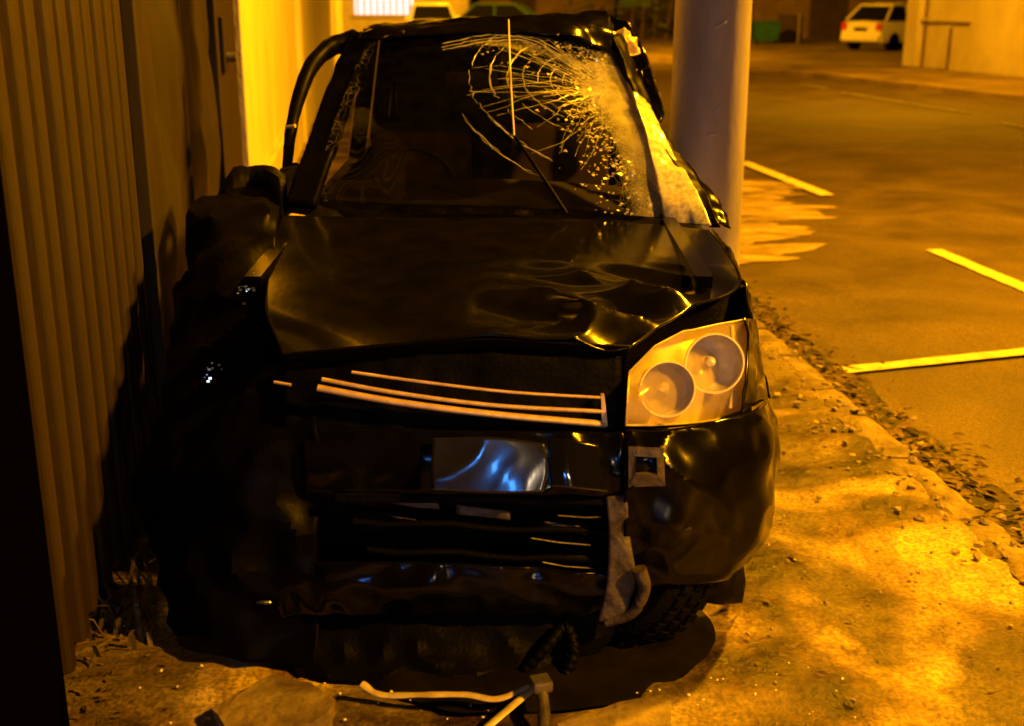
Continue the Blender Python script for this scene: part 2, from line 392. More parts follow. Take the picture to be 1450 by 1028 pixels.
# far pavement beyond the road, with its kerb edge
rows = []
for y in [4+i*1.0 for i in range(42)]:
    a = far_x(y); rows.append([Vector((a+dx, y, .0+noise.noise(Vector((a+dx, y, 0))*.4)*.03)) for dx in (0, .2, 1, 2, 4, 8, 14, 30, 50)])
y = 45.5
rows.append([Vector((far_x(45)+dx, 70, 0)) for dx in (0, .2, 1, 2, 4, 8, 14, 30, 50)])
fp = MB().grid(rows)
edge = [r[0] for r in rows]
A = [fp.b.verts.new(p) for p in edge]; B = [fp.b.verts.new(p+Vector((-.02, 0, -.16))) for p in edge]
for i in range(len(edge)-1): fp.b.faces.new((A[i], A[i+1], B[i+1], B[i]))
fp.build('far_pavement', M['farground'], smooth=50, kind='structure')
MB().grid([[Vector((x, y, -.02)) for x in (-60, -30, -12, -1.2)] for y in (44.9, 50, 60, 75)]).build('far_forecourt', M['farground'], kind='structure')
sm = mat('night_sky', (.002, .002, .003), 1)

# ------------------------------------------------------------------ corrugated gate on the left
GDIR = Vector((-.118, 1, 0)).normalized(); GN = Vector((GDIR.y, -GDIR.x, 0))   # along the gate, and out of it
def gp(Y, out=0, z=0): return Vector((wall_x(Y), Y, 0))+GN*out+Vector((0, 0, z))
gate = empty('corrugated_gate', gp(4, 0, 0), 'tall brown corrugated metal gate beside the wrecked black car', 'gate')
GH = 3.1
rotg = Matrix((( GN.x, GDIR.x, 0), (GN.y, GDIR.y, 0), (0, 0, 1)))
def gbox(mb, Y0, Y1, o0, o1, z0, z1, bev=0):
    c = (gp(Y0, o0)+gp(Y1, o1))*.5; L = (gp(Y1)-gp(Y0)).length
    mb.box((c.x, c.y, (z0+z1)/2), (abs(o1-o0), L, z1-z0), rotg, bev); return mb
gbox(MB(), 2.58, 7.25, -.11, -.085, .02, GH).build('backing_sheet', M['blackpost'], gate)  # near-black colour paints the shade in the gaps between ribs
pitch = .158; k = 0; Y = 2.62; slat_me = None
while Y < 4.35:
    # trapezoid rib, one pressed slat
    prof = [(-.085, .0), (-.01, .022), (0.0, .034), (0.0, .070), (-.01, .082), (-.085, .104)]
    pts = [gp(Y+s, o, .03) for o, s in prof]
    if slat_me is None:
        t = MB(); t.prism([p-gp(Y) for p in pts], (0, 0, GH-.04))
        bmesh.ops.bevel(t.b, geom=[e for e in t.b.edges], offset=.004, segments=1, affect='EDGES')
        o = t.build('slat', M['gate'], gate); slat_me = o.data
        for v in slat_me.vertices: v.co += world_off(gate)
    else:
        o = link('slat', slat_me, gate)
    o.location = gp(Y)-world_off(gate)+Vector((0, 0, random.uniform(-.01, .01)))
    o.rotation_euler = (R(random.uniform(-.2, .2)), 0, R(random.uniform(-3, 3)))
    Y += pitch
# flat sheets of the gate beyond the ribs, dented
def gsheet(Y0, Y1, amp, seed):
    rows = [[gp(Y0+(Y1-Y0)*j/40, .0, .04+(GH-.06)*i/60) for j in range(41)] for i in range(61)]
    rows = crumple(rows, amp, 1.6, None, seed, axis=GN)
    o = panel('gate_sheet', None, 0, 0, M['gate_flat'], gate, .006, rows=rows, smooth=60); return o
gsheet(4.46, 5.52, .03, 1); gsheet(5.56, 6.62, .035, 4)
t = MB(); gbox(t, 6.66, 6.78, -.03, .03, .02, GH, .006); t.build('gate_stile', M['gate'], gate)
t = MB(); gbox(t, 4.40, 4.45, -.03, .018, .02, GH, .005); t.build('gate_stile', M['gate'], gate)
t = MB(); gbox(t, 5.523, 5.557, -.03, .015, .02, GH, .005); t.build('gate_stile', M['gate'], gate)
lb = MB(); gbox(lb, 6.88, 7.06, .02, .045, 1.34, 1.64, .008); lbx = lb.build('latch_box', M['gate_flat'], gate)
b = MB(); b.lathe([(0.03, 0), (.03, .05), (.022, .055), (.0, .055)], gp(6.97, .046, 1.42), GN, 12); b.build('knob', M['steel'], lbx)
t = MB(); gbox(t, 6.80, 7.75, -.10, .02, 0, GH+.1, .01); t.build('gate_post', M['gate_flat'], gate)
po = MB(); gbox(po, 1.2, 2.56, -.25, .05, 0, 3.2, .02)
po.build('gate_pillar', M['blackpost'], loc=gp(1.9)); tag(bpy.data.objects['gate_pillar'], 'black pillar at the near end of the brown gate', 'pillar')

# ------------------------------------------------------------------ cream wall beyond the gate
cw = empty('garden_wall', gp(20), 'bright cream rendered wall behind the car beyond the gate', 'wall')
gbox(MB(), 7.8, 44, -.25, -.02, 0, 4.2).build('wall_face', M['cream'], cw)
for Y0, wd in ((7.8, .75), (15, .5), (34, 1.2), (42, 1.9)):
    gbox(MB(), Y0+.002, Y0+wd, -.019, .055, 0, 4.25, .012).build('pilaster', M['cream'], cw)
gbox(MB(), 7.82, 44, -.018, .035, 0, .45, .01).build('plinth', M['cream2'], cw)

# ------------------------------------------------------------------ lamp pole
PX, PYY = 1.085, 6.75
pole = empty('lamp_pole', (PX, PYY, 0), 'thick pale grey round lamp pole standing just behind the wrecked car', 'lamp pole')
prof = [(.235, -.02), (.235, .05), (.214, .08), (.212, .5), (.206, 1.6), (.19, 4), (.16, 8.0), (.0, 8.02)]
MB().lathe(prof, (PX, PYY, 0), (0, 0, 1), 40).build('shaft', M['pole'], pole, smooth=40)
lh = Vector(LAMPS[0][0])
MB().tube([Vector((PX, PYY, 7.6)), Vector((PX+.8, PYY+.3, 8.0)), Vector((PX+2.4, PYY+.9, 8.05)), lh+Vector((-.2, -.1, .2))], .05, 10).build('lamp_arm', M['steel'], pole, smooth=40)
hd = MB(); hd.box(lh+Vector((.1, .03, .20)), (.75, .3, .14), None, .05); head = hd.build('lamp_head', M['steel'], pole)
for (u, v, ln, an) in ((1020, 35, .07, .5), (1008, 190, .05, .2), (1000, 215, .03, -.4), (990, 270, .04, .1), (1015, 155, .03, .8)):
    p = PY(u, v, PYY-.2); ang = math.atan2(p.y-PYY, p.x-PX); zz = p.z
    rr = lambda z: .2145-(z-.5)*.0050
    pts = []
    for k in range(6):
        s = (k/5-.5)*ln; a2 = ang+s*math.cos(an)/.2; z2 = zz+s*math.sin(an)
        pts.append(Vector((PX+math.cos(a2)*(rr(z2)), PYY+math.sin(a2)*(rr(z2)), z2)))
    MB().tube(pts, [.002, .005, .006, .004, .005, .002], 5).build('scrape_mark', M['pole_chip'], pole)

# lamps out of the picture that light it: heads on brackets / a pole
def lamp_fixture(loc, base, label):
    loc = Vector(loc); base = Vector(base)
    e = empty('street_lamp', base, label, 'street lamp', 'street lamps along the road')
    MB().box(loc+Vector((0, 0, .20)), (.35, .7, .14), None, .05).build('lamp_head', M['steel'], e)
    MB().tube([base, Vector((base.x, base.y, loc.z-.2)), Vector((base.x, base.y, loc.z+.2)).lerp(loc, .2), loc+Vector((0, 0, .22))], .07, 10).build('post', M['steel'], e, smooth=40)
lamp_fixture(LAMPS[1][0], (6.4, -.6, 0), 'street lamp across the road beside the camera')

# ------------------------------------------------------------------ background across the road
def facade(name, p0, p1, h, thick, m, label, cat):
    p0 = Vector(p0); p1 = Vector(p1); d = (p1-p0).normalized(); n = Vector((-d.y, d.x, 0))
    e = empty(name, (p0+p1)/2, label, cat)
    MB().prism([p0, p1, p1+n*thick, p0+n*thick], (0, 0, h)).build('wall', m, e)
    return e, d, n
# cream wall at top right
a = PZ(1284, 93); b = PZ(1450, 109); dd = (b-a).normalized()
wl, d, n = facade('boundary_wall', a, a+dd*16, 4.6, .4, M['cream2'], 'tall cream boundary wall across the road at top right', 'wall')
out = -n
def wbox(par, name, base, d, n, s0, s1, o0, o1, z0, z1, m, bev=.0):
    c = base+d*((s0+s1)/2)+n*((o0+o1)/2); rot = Matrix(((d.x, n.x, 0), (d.y, n.y, 0), (0, 0, 1)))
    return MB().box((c.x, c.y, (z0+z1)/2), (abs(s1-s0), abs(o1-o0), z1-z0), rot, bev).build(name, m, par)
wbox(wl, 'end_pilaster', a, d, out, -.02, .55, .003, .14, 0, 4.7, M['cream'], .02)
wbox(wl, 'meter_box', a, d, out, 1.35, 1.75, .003, .05, .02, 1.05, M['cream2'], .01)
wbox(wl, 'conduit', a, d, out, 1.80, 1.86, .003, .06, 0, 1.0, M['darkstone'])
wbox(wl, 'ledge', a, d, out, .6, 2.6, .003, .10, 1.15, 1.2, M['cream2'])
wbox(wl, 'conduit', a, d, out, .70, .76, .003, .06, 0, 4.2, M['darkstone'])
# brown building behind the white cars
bb, d, n = facade('brown_building', (9.6, 55, 0), (24, 51, 0), 7, 6, M['darkstone'], 'brown rendered building behind the two white parked cars', 'building')
wbox(bb, 'doorway', Vector((9.6, 55, 0)), d, -n, 3.4, 5.0, .003, .05, 0, 2.3, M['darkwall'])
wbox(bb, 'pier', Vector((9.6, 55, 0)), d, -n, .1, .9, .003, .3, 0, 7, M['darkwall'])
lw, d, n = facade('low_wall', PZ(1100, 60), PZ(1128, 61), 1.05, .3, M['darkwall'], 'low dark garden wall just right of the lamp pole across the road', 'wall')
gpst = MB().tube([PZ(1130, 62), PZ(1130, 62)+Vector((0, 0, 1.1))], .05, 10); o = gpst.build('gate_post', M['steel'], loc=PZ(1130, 62)); tag(o, 'thin pale post at the end of the low dark wall', 'post')
db, d, n = facade('dark_building', (-1.2, 60, 0), (9.3, 57, 0), 7, 5, M['darkwall'], 'dark unlit building behind the lamp pole', 'building')
wbox(db, 'window', Vector((-1.2, 60, 0)), d, -n, 6.4, 7.9, .003, .06, 1.25, 2.6, M['teal'])
wbox(db, 'door', Vector((-1.2, 60, 0)), d, -n, 3.2, 4.4, .003, .06, 0, 2.2, M['darkstone'])
# teal bin
tb = empty('wheelie_bin', PZ(1083, 62), 'teal plastic bin across the road just right of the lamp pole', 'bin')
c = PZ(1083, 62)
MB().prism([c+Vector((-.42, -.3, .1)), c+Vector((.42, -.3, .1)), c+Vector((.5, -.35, .75)), c+Vector((-.5, -.35, .75))], (0, .7, 0)).build('tub', M['teal'], tb)
MB().box(c+Vector((0, 0, .80)), (1.06, .8, .08), None, .02).build('lid', M['teal'], tb)
for sx in (-1, 1): MB().lathe([(.0, -.03), (.1, -.03), (.1, .03), (.0, .03)], c+Vector((sx*.36, -.22, .1)), (1, 0, 0), 12).build('wheel', M['rubber'], tb)
# bright yellow building straight ahead with its lit barred window
p0 = PY(470, 59, 50); p0.z = 0; p1 = PY(662, 59, 50); p1.z = 0
yb, d, n = facade('yellow_building', p0, p1, 7, 5, M['cream'], 'bright yellow building with a lit barred window beyond the car roof', 'building')
X0 = PY(503, 20, 50).x-p0.x; X1 = PY(585, 20, 50).x-p0.x
M['lit'] = emit('lit_window', (.92, .86, .95), 1.15)
win = wbox(yb, 'window', p0, Vector((1, 0, 0)), Vector((0, -1, 0)), X0, X1, .003, .03, 1.05, 2.6, M['lit'])
for k in range(9):
    x = X0+(X1-X0)*(k+.5)/9
    wbox(win, 'bar', p0, Vector((1, 0, 0)), Vector((0, -1, 0)), x-.035, x+.035, .04, .09, 1.07, 2.6, M['darkstone'])
wbox(yb, 'sill', p0, Vector((1, 0, 0)), Vector((0, -1, 0)), X0-.1, X1+.1, .003, .16, .93, 1.045, M['cream2'])
wbox(yb, 'corner_pier', p0, Vector((1, 0, 0)), Vector((0, -1, 0)), (p1-p0).length-.3, (p1-p0).length+.05, .003, .2, 0, 7, M['cream2'])
tanb, d, n = facade('tan_building', (p1.x+.35, 56, 0), (4.6, 56.5, 0), 7, 3, M['darkstone'], 'brown house wall between the yellow building and the lamp pole', 'building')
wbox(tanb, 'doorway', Vector((p1.x+.35, 56, 0)), d, -n, 1.4, 2.5, .003, .05, 0, 2.2, M['darkwall'])

# parked background cars
def small_car(loc, rot, paint, label, lights=False, rear=False):
    e = empty('parked_car', (0, 0, 0), label, 'car', 'cars parked in the background')
    W = .82
    low = [(-1.95, .25), (-2.02, .5), (-1.98, .82), (-1.0, .95), (1.55, .98), (1.95, .92), (2.03, .62), (1.98, .28)]
    t = MB()
    rows = []
    for f, dz in ((-1, 0), (-.93, 0), (0, .03), (.93, 0), (1, 0)):
        sh = .90 if abs(f) == 1 else 1
        rows.append([Vector((f*W, y*(.97 if abs(f) == 1 else 1), .25+(z-.25)*sh+dz*(z > .6))) for y, z in low])
    vs_ = [[t.b.verts.new(p) for p in r] for r in rows]
    for i in range(4):
        for j in range(len(low)): t.b.faces.new((vs_[i][j], vs_[i][(j+1) % len(low)], vs_[i+1][(j+1) % len(low)], vs_[i+1][j]))
    t.b.faces.new(vs_[0]); t.b.faces.new(vs_[-1][::-1])
    bmesh.ops.bevel(t.b, geom=list(t.b.edges), offset=.03, segments=2, affect='EDGES')
    t.build('body', paint, e, smooth=40)
    cab = [(-.95, .93), (-.25, 1.43), (1.25, 1.45), (1.75, .96)]
    t = MB(); A = [t.b.verts.new((-W*.94 if z < 1 else -W*.74, y, z)) for y, z in cab]; B = [t.b.verts.new((W*.94 if z < 1 else W*.74, y, z)) for y, z in cab]
    t.b.faces.new(A); t.b.faces.new(B[::-1])
    for i in range(4): t.b.faces.new((A[i], B[i], B[(i+1) % 4], A[(i+1) % 4]))
    t.build('cabin_glass', M['darkglass'], e)
    MB().box((0, .5, 1.46), (W*1.5, 1.55, .07), None, .025).build('roof', paint, e)
    for sx in (-1, 1):
        for y0, z0, y1, z1 in ((-.97, .95, -.25, 1.45), (1.25, 1.46, 1.77, .98), (.5, .95, .5, 1.45)):
            MB().tube([Vector((sx*W*.95, y0, z0)), Vector((sx*W*(.95 if z1 < 1 else .755), y1, z1))] if z0 < z1 else [Vector((sx*W*.755, y0, z0)), Vector((sx*W*.95, y1, z1))], .045, 6).build('pillar', paint, e)
        for yw in (-1.25, 1.3):
            wv = MB().lathe([(.0, -.1), (.2, -.1), (.3, -.09), (.3, .09), (.2, .1), (0, .1)], (sx*(W-.08), yw, .3), (1, 0, 0), 20).build('wheel', M['rubber'], e, smooth=40)
        MB().box((sx*.62, -1.93, .68), (.32, .12, .16), None, .04).build('headlight', M['lit'] if lights else M['reflector'], e)
        MB().box((sx*.68, 1.98, .78), (.22, .1, .26), None, .03).build('tail_light', M['red'], e)
        MB().box((sx*(W+.06), -.7, 1.0), (.16, .1, .12), None, .03).build('mirror', paint, e)
    MB().box((0, 2.03, .42), (1.5, .12, .2), None, .05).build('rear_bumper', paint, e)
    MB().box((0, -2.03, .42), (1.5, .12, .2), None, .05).build('front_bumper', paint, e)
    MB().box((0, 2.04, .7), (.5, .03, .12)).build('number_plate', M['plate'], e)
    e.location = loc; e.rotation_euler = (0, 0, rot)
    return e
M['lit2'] = M['lit']
c = PZ(1268, 70); small_car((c.x, c.y, 0), R(128), M['white'], 'white hatchback seen from its rear corner beside the cream boundary wall')
c = PZ(1310, 66); small_car((c.x+.5, c.y+4, 0), R(128), M['white'], 'second white car mostly hidden behind the cream boundary wall')
c = PZ(612, 66); small_car((c.x, c.y, 0), R(6), M['white'], 'pale car with a bright headlight parked before the yellow building', lights=True)
c = PZ(700, 66); small_car((c.x+.6, c.y+2.5, 0), R(80), M['greenpaint'], 'dark green car parked side-on beyond the car roof')
# hedge
hb = MB(); random.seed(3)
for k in range(1000):
    c = Vector((random.uniform(2.2, 6.6), random.uniform(51, 52.6), random.uniform(.1, 2.6)))
    if noise.noise(c*1.1) < -.18: continue
    r = Matrix.Rotation(random.uniform(0, 6.3), 3, 'Z') @ Matrix.Rotation(random.uniform(-1.2, 1.2), 3, 'X'); s = random.uniform(.06, .13)
    vs_ = [hb.b.verts.new(c+r @ Vector(q)*s) for q in ((-1, 0, 0), (0, -.6, .2), (1.2, 0, 0), (0, .6, .2))]; hb.b.faces.new(vs_)
he = empty('hedge', (4.4, 51.8, 0), 'dark green hedge in front of the unlit building', 'hedge')
hb.build('foliage', M['leaf'], he)
st = MB()
for k in range(9): st.tube([Vector((2.4+k*.5, 51.8, 0)), Vector((2.5+k*.5+random.uniform(-.2, .2), 51.8, 2.2))], [.04, .015], 6)
st.build('stem', M['darkstone'], he)

# ================================================================== the wrecked car
car = empty('wrecked_car', (-.1, 4.6, 0), 'crushed black car with shattered windscreen and one pale headlight', 'car')
rr_ = lambda s, e, x: max(0, min(1, (x-s)/(e-s)))
# hood
hood = panel('hood', [
    [(398, 306, 4.26), (520, 308, 4.36), (690, 304, 4.42), (860, 314, 4.38), (1003, 326, 4.18)],
    [(386, 340, 3.98), (520, 345, 4.02), (690, 340, 4.08), (860, 348, 4.02), (1026, 352, 3.95)],
    [(378, 384, 3.65), (520, 388, 3.66), (690, 382, 3.70), (860, 392, 3.66), (1050, 400, 3.55)],
    [(376, 439, 3.30), (520, 440, 3.30), (690, 432, 3.32), (850, 440, 3.30), (985, 436, 3.32)],
    [(400, 504, 3.06), (520, 492, 3.03), (680, 478, 3.02), (800, 484, 3.02), (893, 489, 3.04)]],
    120, 100, M['paint'], car, .006, .12, 2.1, lambda i, j: .02+1.0*rr_(.46, .72, j)*rr_(.38, .66, i)*rr_(1.02, .9, j), 2, 24)
# lip under hood front edge
panel('hood_lip', [[(400, 505, 3.065), (520, 493, 3.035), (680, 479, 3.025), (800, 485, 3.025), (893, 490, 3.045)],
                   [(402, 522, 3.08), (520, 508, 3.06), (680, 494, 3.05), (800, 499, 3.05), (893, 503, 3.07)]], 60, 6, M['plastic'], car, .006)
# cowl between hood and windscreen
panel('cowl', [[(415, 278, 4.50), (560, 290, 4.50), (700, 292, 4.52), (840, 300, 4.50), (990, 318, 4.30)],
               [(398, 318, 4.28), (520, 312, 4.40), (690, 309, 4.45), (860, 318, 4.41), (1000, 330, 4.22)]], 60, 8, M['plastic'], car, .006, .012, 8, seed=4)
# grille panel + chrome bars
panel('grille_panel', [[(400, 512, 3.10), (560, 498, 3.07), (700, 497, 3.06), (880, 500, 3.07)],
                       [(400, 560, 3.06), (560, 555, 3.03), (700, 560, 3.02), (880, 560, 3.04)],
                       [(400, 612, 3.02), (560, 612, 3.0), (700, 615, 2.99), (880, 618, 3.0)]], 50, 20, M['plastic'], car, .006, .015, 7, seed=8)
gr = MB().box(PY(660, 560, 3.05), (.05, .02, .05)).build('badge_mount', M['plastic'], car)
for pts, r in (([(498, 527), (600, 541), (720, 555), (850, 563)], .0045), ([(456, 537), (560, 556), (700, 574), (858, 583)], .0062), ([(450, 549), (560, 569), (700, 587), (858, 601)], .0105)):
    p = spline([PY(u, v, 2.985-.02*math.sin((u-450)/410*math.pi)) for u, v in pts], 30)
    MB().tube(p, r, 10, flat=.9).build('grille_bar', M['chrome'], car, smooth=60)
MB().prism([PY(851, 560, 2.985), PY(856, 560, 2.985), PY(861, 604, 2.975), PY(853, 604, 2.975)], (0, .02, 0)).build('grille_end_cap', M['chrome'], car)
MB().tube([PY(388, 541, 3.0), PY(412, 545, 2.99)], .004, 6).build('grille_bar', M['chrome'], car)
# headlight (photo right)
def hl(t, s, back=0):                      # t across, s up
    us = [886, 925, 968, 1012, 1053]; tops = [527, 490, 469, 459, 452]; bots = [602, 602, 600, 595, 580]
    x = t*4; i = min(3, int(x)); f = x-i
    u = us[i]+(us[i+1]-us[i])*f; tv = tops[i]+(tops[i+1]-tops[i])*f; bv = bots[i]+(bots[i+1]-bots[i])*f
    u += (6*s if t > .5 else 5*s*(1-t*2))
    Yc = 2.955+.15*t+.10*t*t+.12*s*s-.03*math.sin(math.pi*s)
    return PY(u, bv+(tv-bv)*s, Yc+back)
hlr = [[hl(j/28, i/18) for j in range(29)] for i in range(19)]
hlo = MB().grid([[hl(j/28, i/18, .10+.05*math.sin(math.pi*i/18)*math.sin(math.pi*j/28)) + Vector((0, 0, .0)) for j in range(29)] for i in range(19)])
# side walls joining lens rim to housing
ringp = [(j/28, 0) for j in range(29)]+[(1, i/18) for i in range(1, 19)]+[(j/28, 1) for j in range(27, -1, -1)]+[(0, i/18) for i in range(17, 0, -1)]
A = [hlo.b.verts.new(hl(*q)) for q in ringp]; B = [hlo.b.verts.new(hl(q[0], q[1], .10)) for q in ringp]
for i in range(len(A)): hlo.b.faces.new((A[i], A[(i+1) % len(A)], B[(i+1) % len(A)], B[i]))
hlight = hlo.build('headlight', M['reflector'], car, smooth=50)
MB().grid(hlr).build('lens', M['lens'], hlight, smooth=60)
rim = MB().tube([hl(*q, -.002) for q in ringp]+[hl(0, 0, -.002)], .003, 6); rim.build('lens_rim', M['strap'], hlight, smooth=60)
for u, v, rad, bk in ((940, 548, .072, .02), (1006, 512, .078, .085)):
    c = PY(u, v, 3.02+bk); ax = Vector((.10, -1, .18)).normalized()
    MB().lathe([(rad, .045), (rad*1.0, .03), (rad*.9, .0), (rad*.7, -.022), (rad*.4, -.036), (.012, -.04)], c, ax, 28).build('reflector_bowl', M['bowl'], hlight, smooth=50)
    MB().lathe([(rad*1.05, .036), (rad*1.05, .046), (rad*.99, .046), (rad*.99, .036)], c, ax, 28).build('bowl_ring', M['reflector'], hlight, smooth=50)
    MB().lathe([(.0, .02), (.010, .016), (.014, .006), (.012, -.02), (.010, -.04)], c, ax, 12).build('bulb', M['bulb'], hlight, smooth=50)
MB().tube([PY(1036, 462, 3.20), PY(1040, 520, 3.13), PY(1034, 578, 3.10)], .006, 6).build('indicator_divider', M['strap'], hlight)
# inner panel above the headlight, in the gap under the hood edge
panel('inner_panel', [[(885, 494, 3.12), (950, 452, 3.36), (1056, 405, 3.64)], [(880, 530, 3.22), (950, 474, 3.42), (1060, 456, 3.56)], [(884, 606, 3.3), (960, 604, 3.42), (1064, 590, 3.56)]], 24, 16, M['plastic'], car, .006, .01, 9, seed=3)
# right front fender
panel('fender', [
    [(1052, 398, 3.56), (1030, 350, 3.95), (1006, 326, 4.2)],
    [(1066, 440, 3.46), (1045, 385, 3.9), (1016, 345, 4.2)],
    [(1074, 500, 3.40), (1052, 430, 3.85), (1020, 385, 4.2)],
    [(1088, 565, 3.40), (1064, 490, 3.80), (1024, 430, 4.2)]], 24, 20, M['paint'], car, .006, .02, 7, seed=5)
panel('fender_edge', [
    [(1054, 450, 3.26), (1062, 452, 3.36), (1068, 452, 3.46)],
    [(1058, 500, 3.18), (1068, 505, 3.30), (1076, 500, 3.42)],
    [(1048, 585, 3.09), (1072, 572, 3.22), (1088, 562, 3.42)]], 14, 18, M['paint'], car, .006, .012, 9, seed=6)
# bumper
bump_r = panel('front_bumper', [
    [(884, 609, 2.95), (960, 607, 2.96), (1045, 590, 3.08), (1075, 574, 3.22), (1088, 562, 3.45)],
    [(884, 650, 2.91), (965, 650, 2.91), (1052, 640, 3.0), (1090, 628, 3.16), (1098, 600, 3.45)],
    [(884, 710, 2.88), (965, 712, 2.88), (1054, 710, 2.97), (1092, 698, 3.13), (1098, 650, 3.45)],
    [(884, 775, 2.86), (965, 778, 2.86), (1042, 775, 2.95), (1082, 755, 3.11), (1090, 710, 3.42)],
    [(884, 838, 2.87), (960, 836, 2.88), (1020, 822, 2.95), (1050, 805, 3.12), (1065, 765, 3.42)]],
    56, 46, M['paint'], car, .006, .06, 3.6, lambda i, j: .5+.5*rr_(.6, .1, j), 11, 22)
bump_r['label'] = 'buckled right end of the front bumper'
panel('bumper_beam', [
    [(430, 608, 3.0), (560, 608, 2.95), (700, 610, 2.93), (884, 612, 2.95)],
    [(430, 650, 2.96), (560, 650, 2.92), (700, 652, 2.90), (884, 655, 2.91)],
    [(430, 698, 2.96), (560, 697, 2.91), (700, 698, 2.89), (884, 705, 2.90)]], 70, 24, M['paint'], car, .006, .030, 5, lambda i, j: .35+.65*rr_(.55, .85, j), 14, 45)
panel('number_plate', [[(612, 620, 2.90), (700, 619, 2.892), (772, 628, 2.892)], [(610, 658, 2.878), (700, 660, 2.87), (776, 666, 2.868)], [(610, 694, 2.858), (700, 699, 2.85), (768, 697, 2.848)]], 30, 20, M['plate'], car, .003, .008, 4, seed=9)
panel('bumper_glint_panel', [[(778, 620, 2.905), (806, 622, 2.90), (846, 630, 2.915)], [(779, 655, 2.882), (808, 656, 2.878), (850, 662, 2.898)], [(780, 690, 2.862), (815, 692, 2.857), (862, 697, 2.885)]], 24, 20, M['gloss'], car, .004, .004, 5, seed=10)  # glossy piece added and tilted to catch the floodlight as a highlight
# fog lamp
fc = PY(916, 660, 2.90)
fr = MB()
q = [PY(890, 632, 2.885), PY(940, 634, 2.885), PY(942, 688, 2.875), PY(890, 690, 2.875)]; qi = [PY(900, 646, 2.88), PY(930, 648, 2.88), (PY(931, 672, 2.872)), PY(900, 672, 2.872)]
A = [fr.b.verts.new(p) for p in q]; B = [fr.b.verts.new(p) for p in qi]; Cc = [fr.b.verts.new(p+Vector((0, .05, 0))) for p in qi]
for i in range(4):
    fr.b.faces.new((A[i], A[(i+1) % 4], B[(i+1) % 4], B[i])); fr.b.faces.new((B[i], B[(i+1) % 4], Cc[(i+1) % 4], Cc[i]))
fr.b.faces.new(Cc[::-1])
fog = fr.build('fog_lamp_housing', M['foam'], car); 
MB().lathe([(0, .015), (.018, .012), (.026, .0)], PY(916, 660, 2.905), (0, -1, .2), 16).build('fog_lens', M['darkglass'], fog, smooth=60)
# lower grille opening with its bars and radiator behind
panel('lower_grille_frame', [[(470, 700, 2.93), (640, 700, 2.905), (884, 708, 2.905)], [(470, 712, 2.92), (640, 712, 2.90), (884, 716, 2.90)]], 40, 4, M['plastic'], car, .012)
panel('radiator', [[(440, 690, 3.12), (640, 690, 3.12), (890, 700, 3.12)], [(440, 850, 3.1), (640, 850, 3.1), (890, 850, 3.1)]], 30, 14, M['plastic'], car, .02, .03, 5, seed=21)
for (u0, v0, u1, v1) in ((500, 738, 880, 756), (520, 778, 870, 796)):
    p = [PY(u0+(u1-u0)*k/8, v0+(v1-v0)*k/8+3*math.sin(k*1.7), 2.91) for k in range(9)]
    MB().tube(p, .010, 8).build('lower_grille_bar', M['plastic'], car, smooth=50)
for (u0, v0, u1, v1, Yd, mm) in ((552, 704, 622, 722, 2.925, 'foam'), (646, 714, 722, 736, 2.92, 'radiator'), (770, 738, 832, 758, 2.92, 'radiator'), (545, 728, 592, 738, 2.925, 'foam')):
    rows = surf([[(u0, v0, Yd), ((u0+u1)/2, v0+5, Yd-.006), (u1, v0+9, Yd)], [(u0, v1-9, Yd), ((u0+u1)/2, v1-4, Yd-.01), (u1, v1, Yd)]], 12, 5)
    panel('condenser_plate', None, 0, 0, M[mm], car, .003, .012, 14, rows=rows, seed=u0)
for pts in ([(752, 762), (790, 768), (836, 772)], [(768, 796), (800, 802), (842, 805)], [(790, 730), (830, 733), (852, 732)]):
    MB().tube([PY(u, v, 2.895) for u, v in pts], .0026, 6).build('trim_strip', M['steel'], car, smooth=60)
lipm = lambda i, j: 1
panel('bumper_lip', [
    [(300, 800, 3.0), (440, 795, 2.93), (640, 797, 2.89), (800, 808, 2.88), (890, 815, 2.885)],
    [(310, 840, 2.98), (440, 832, 2.91), (640, 832, 2.87), (800, 842, 2.87), (890, 846, 2.88)],
    [(320, 880, 2.97), (440, 872, 2.92), (640, 870, 2.90), (800, 870, 2.90), (890, 862, 2.92)]], 70, 16, M['paint'], car, .006, .03, 6, None, 17, 40)
panel('torn_bumper_strip', [[(858, 705, 2.888), (888, 700, 2.885)], [(862, 760, 2.875), (892, 762, 2.872)], [(858, 830, 2.87), (900, 820, 2.868)], [(846, 880, 2.86), (885, 872, 2.86)]], 8, 24, M['foam'], car, .006, .02, 9, seed=12)
panel('undertray', [
    [(400, 860, 3.0), (560, 862, 2.95), (720, 862, 2.93), (880, 862, 2.95)],
    [(400, 910, 2.93), (560, 920, 2.88), (720, 920, 2.88), (860, 910, 2.93)],
    [(420, 962, 2.84), (560, 974, 2.80), (720, 968, 2.82), (820, 940, 2.93)]], 60, 30, M['plastic'], car, .006, .05, 5, lambda i, j: .5+.5*i, 19, 16)
panel('wheel_arch_liner', [[(985, 800, 3.02), (1020, 795, 3.08), (1052, 790, 3.2)], [(985, 830, 3.02), (1022, 832, 3.06), (1052, 838, 3.18)], [(990, 850, 3.04), (1018, 854, 3.08), (1050, 852, 3.2)]], 14, 10, M['plastic'], car, .008, .012, 9, seed=23)
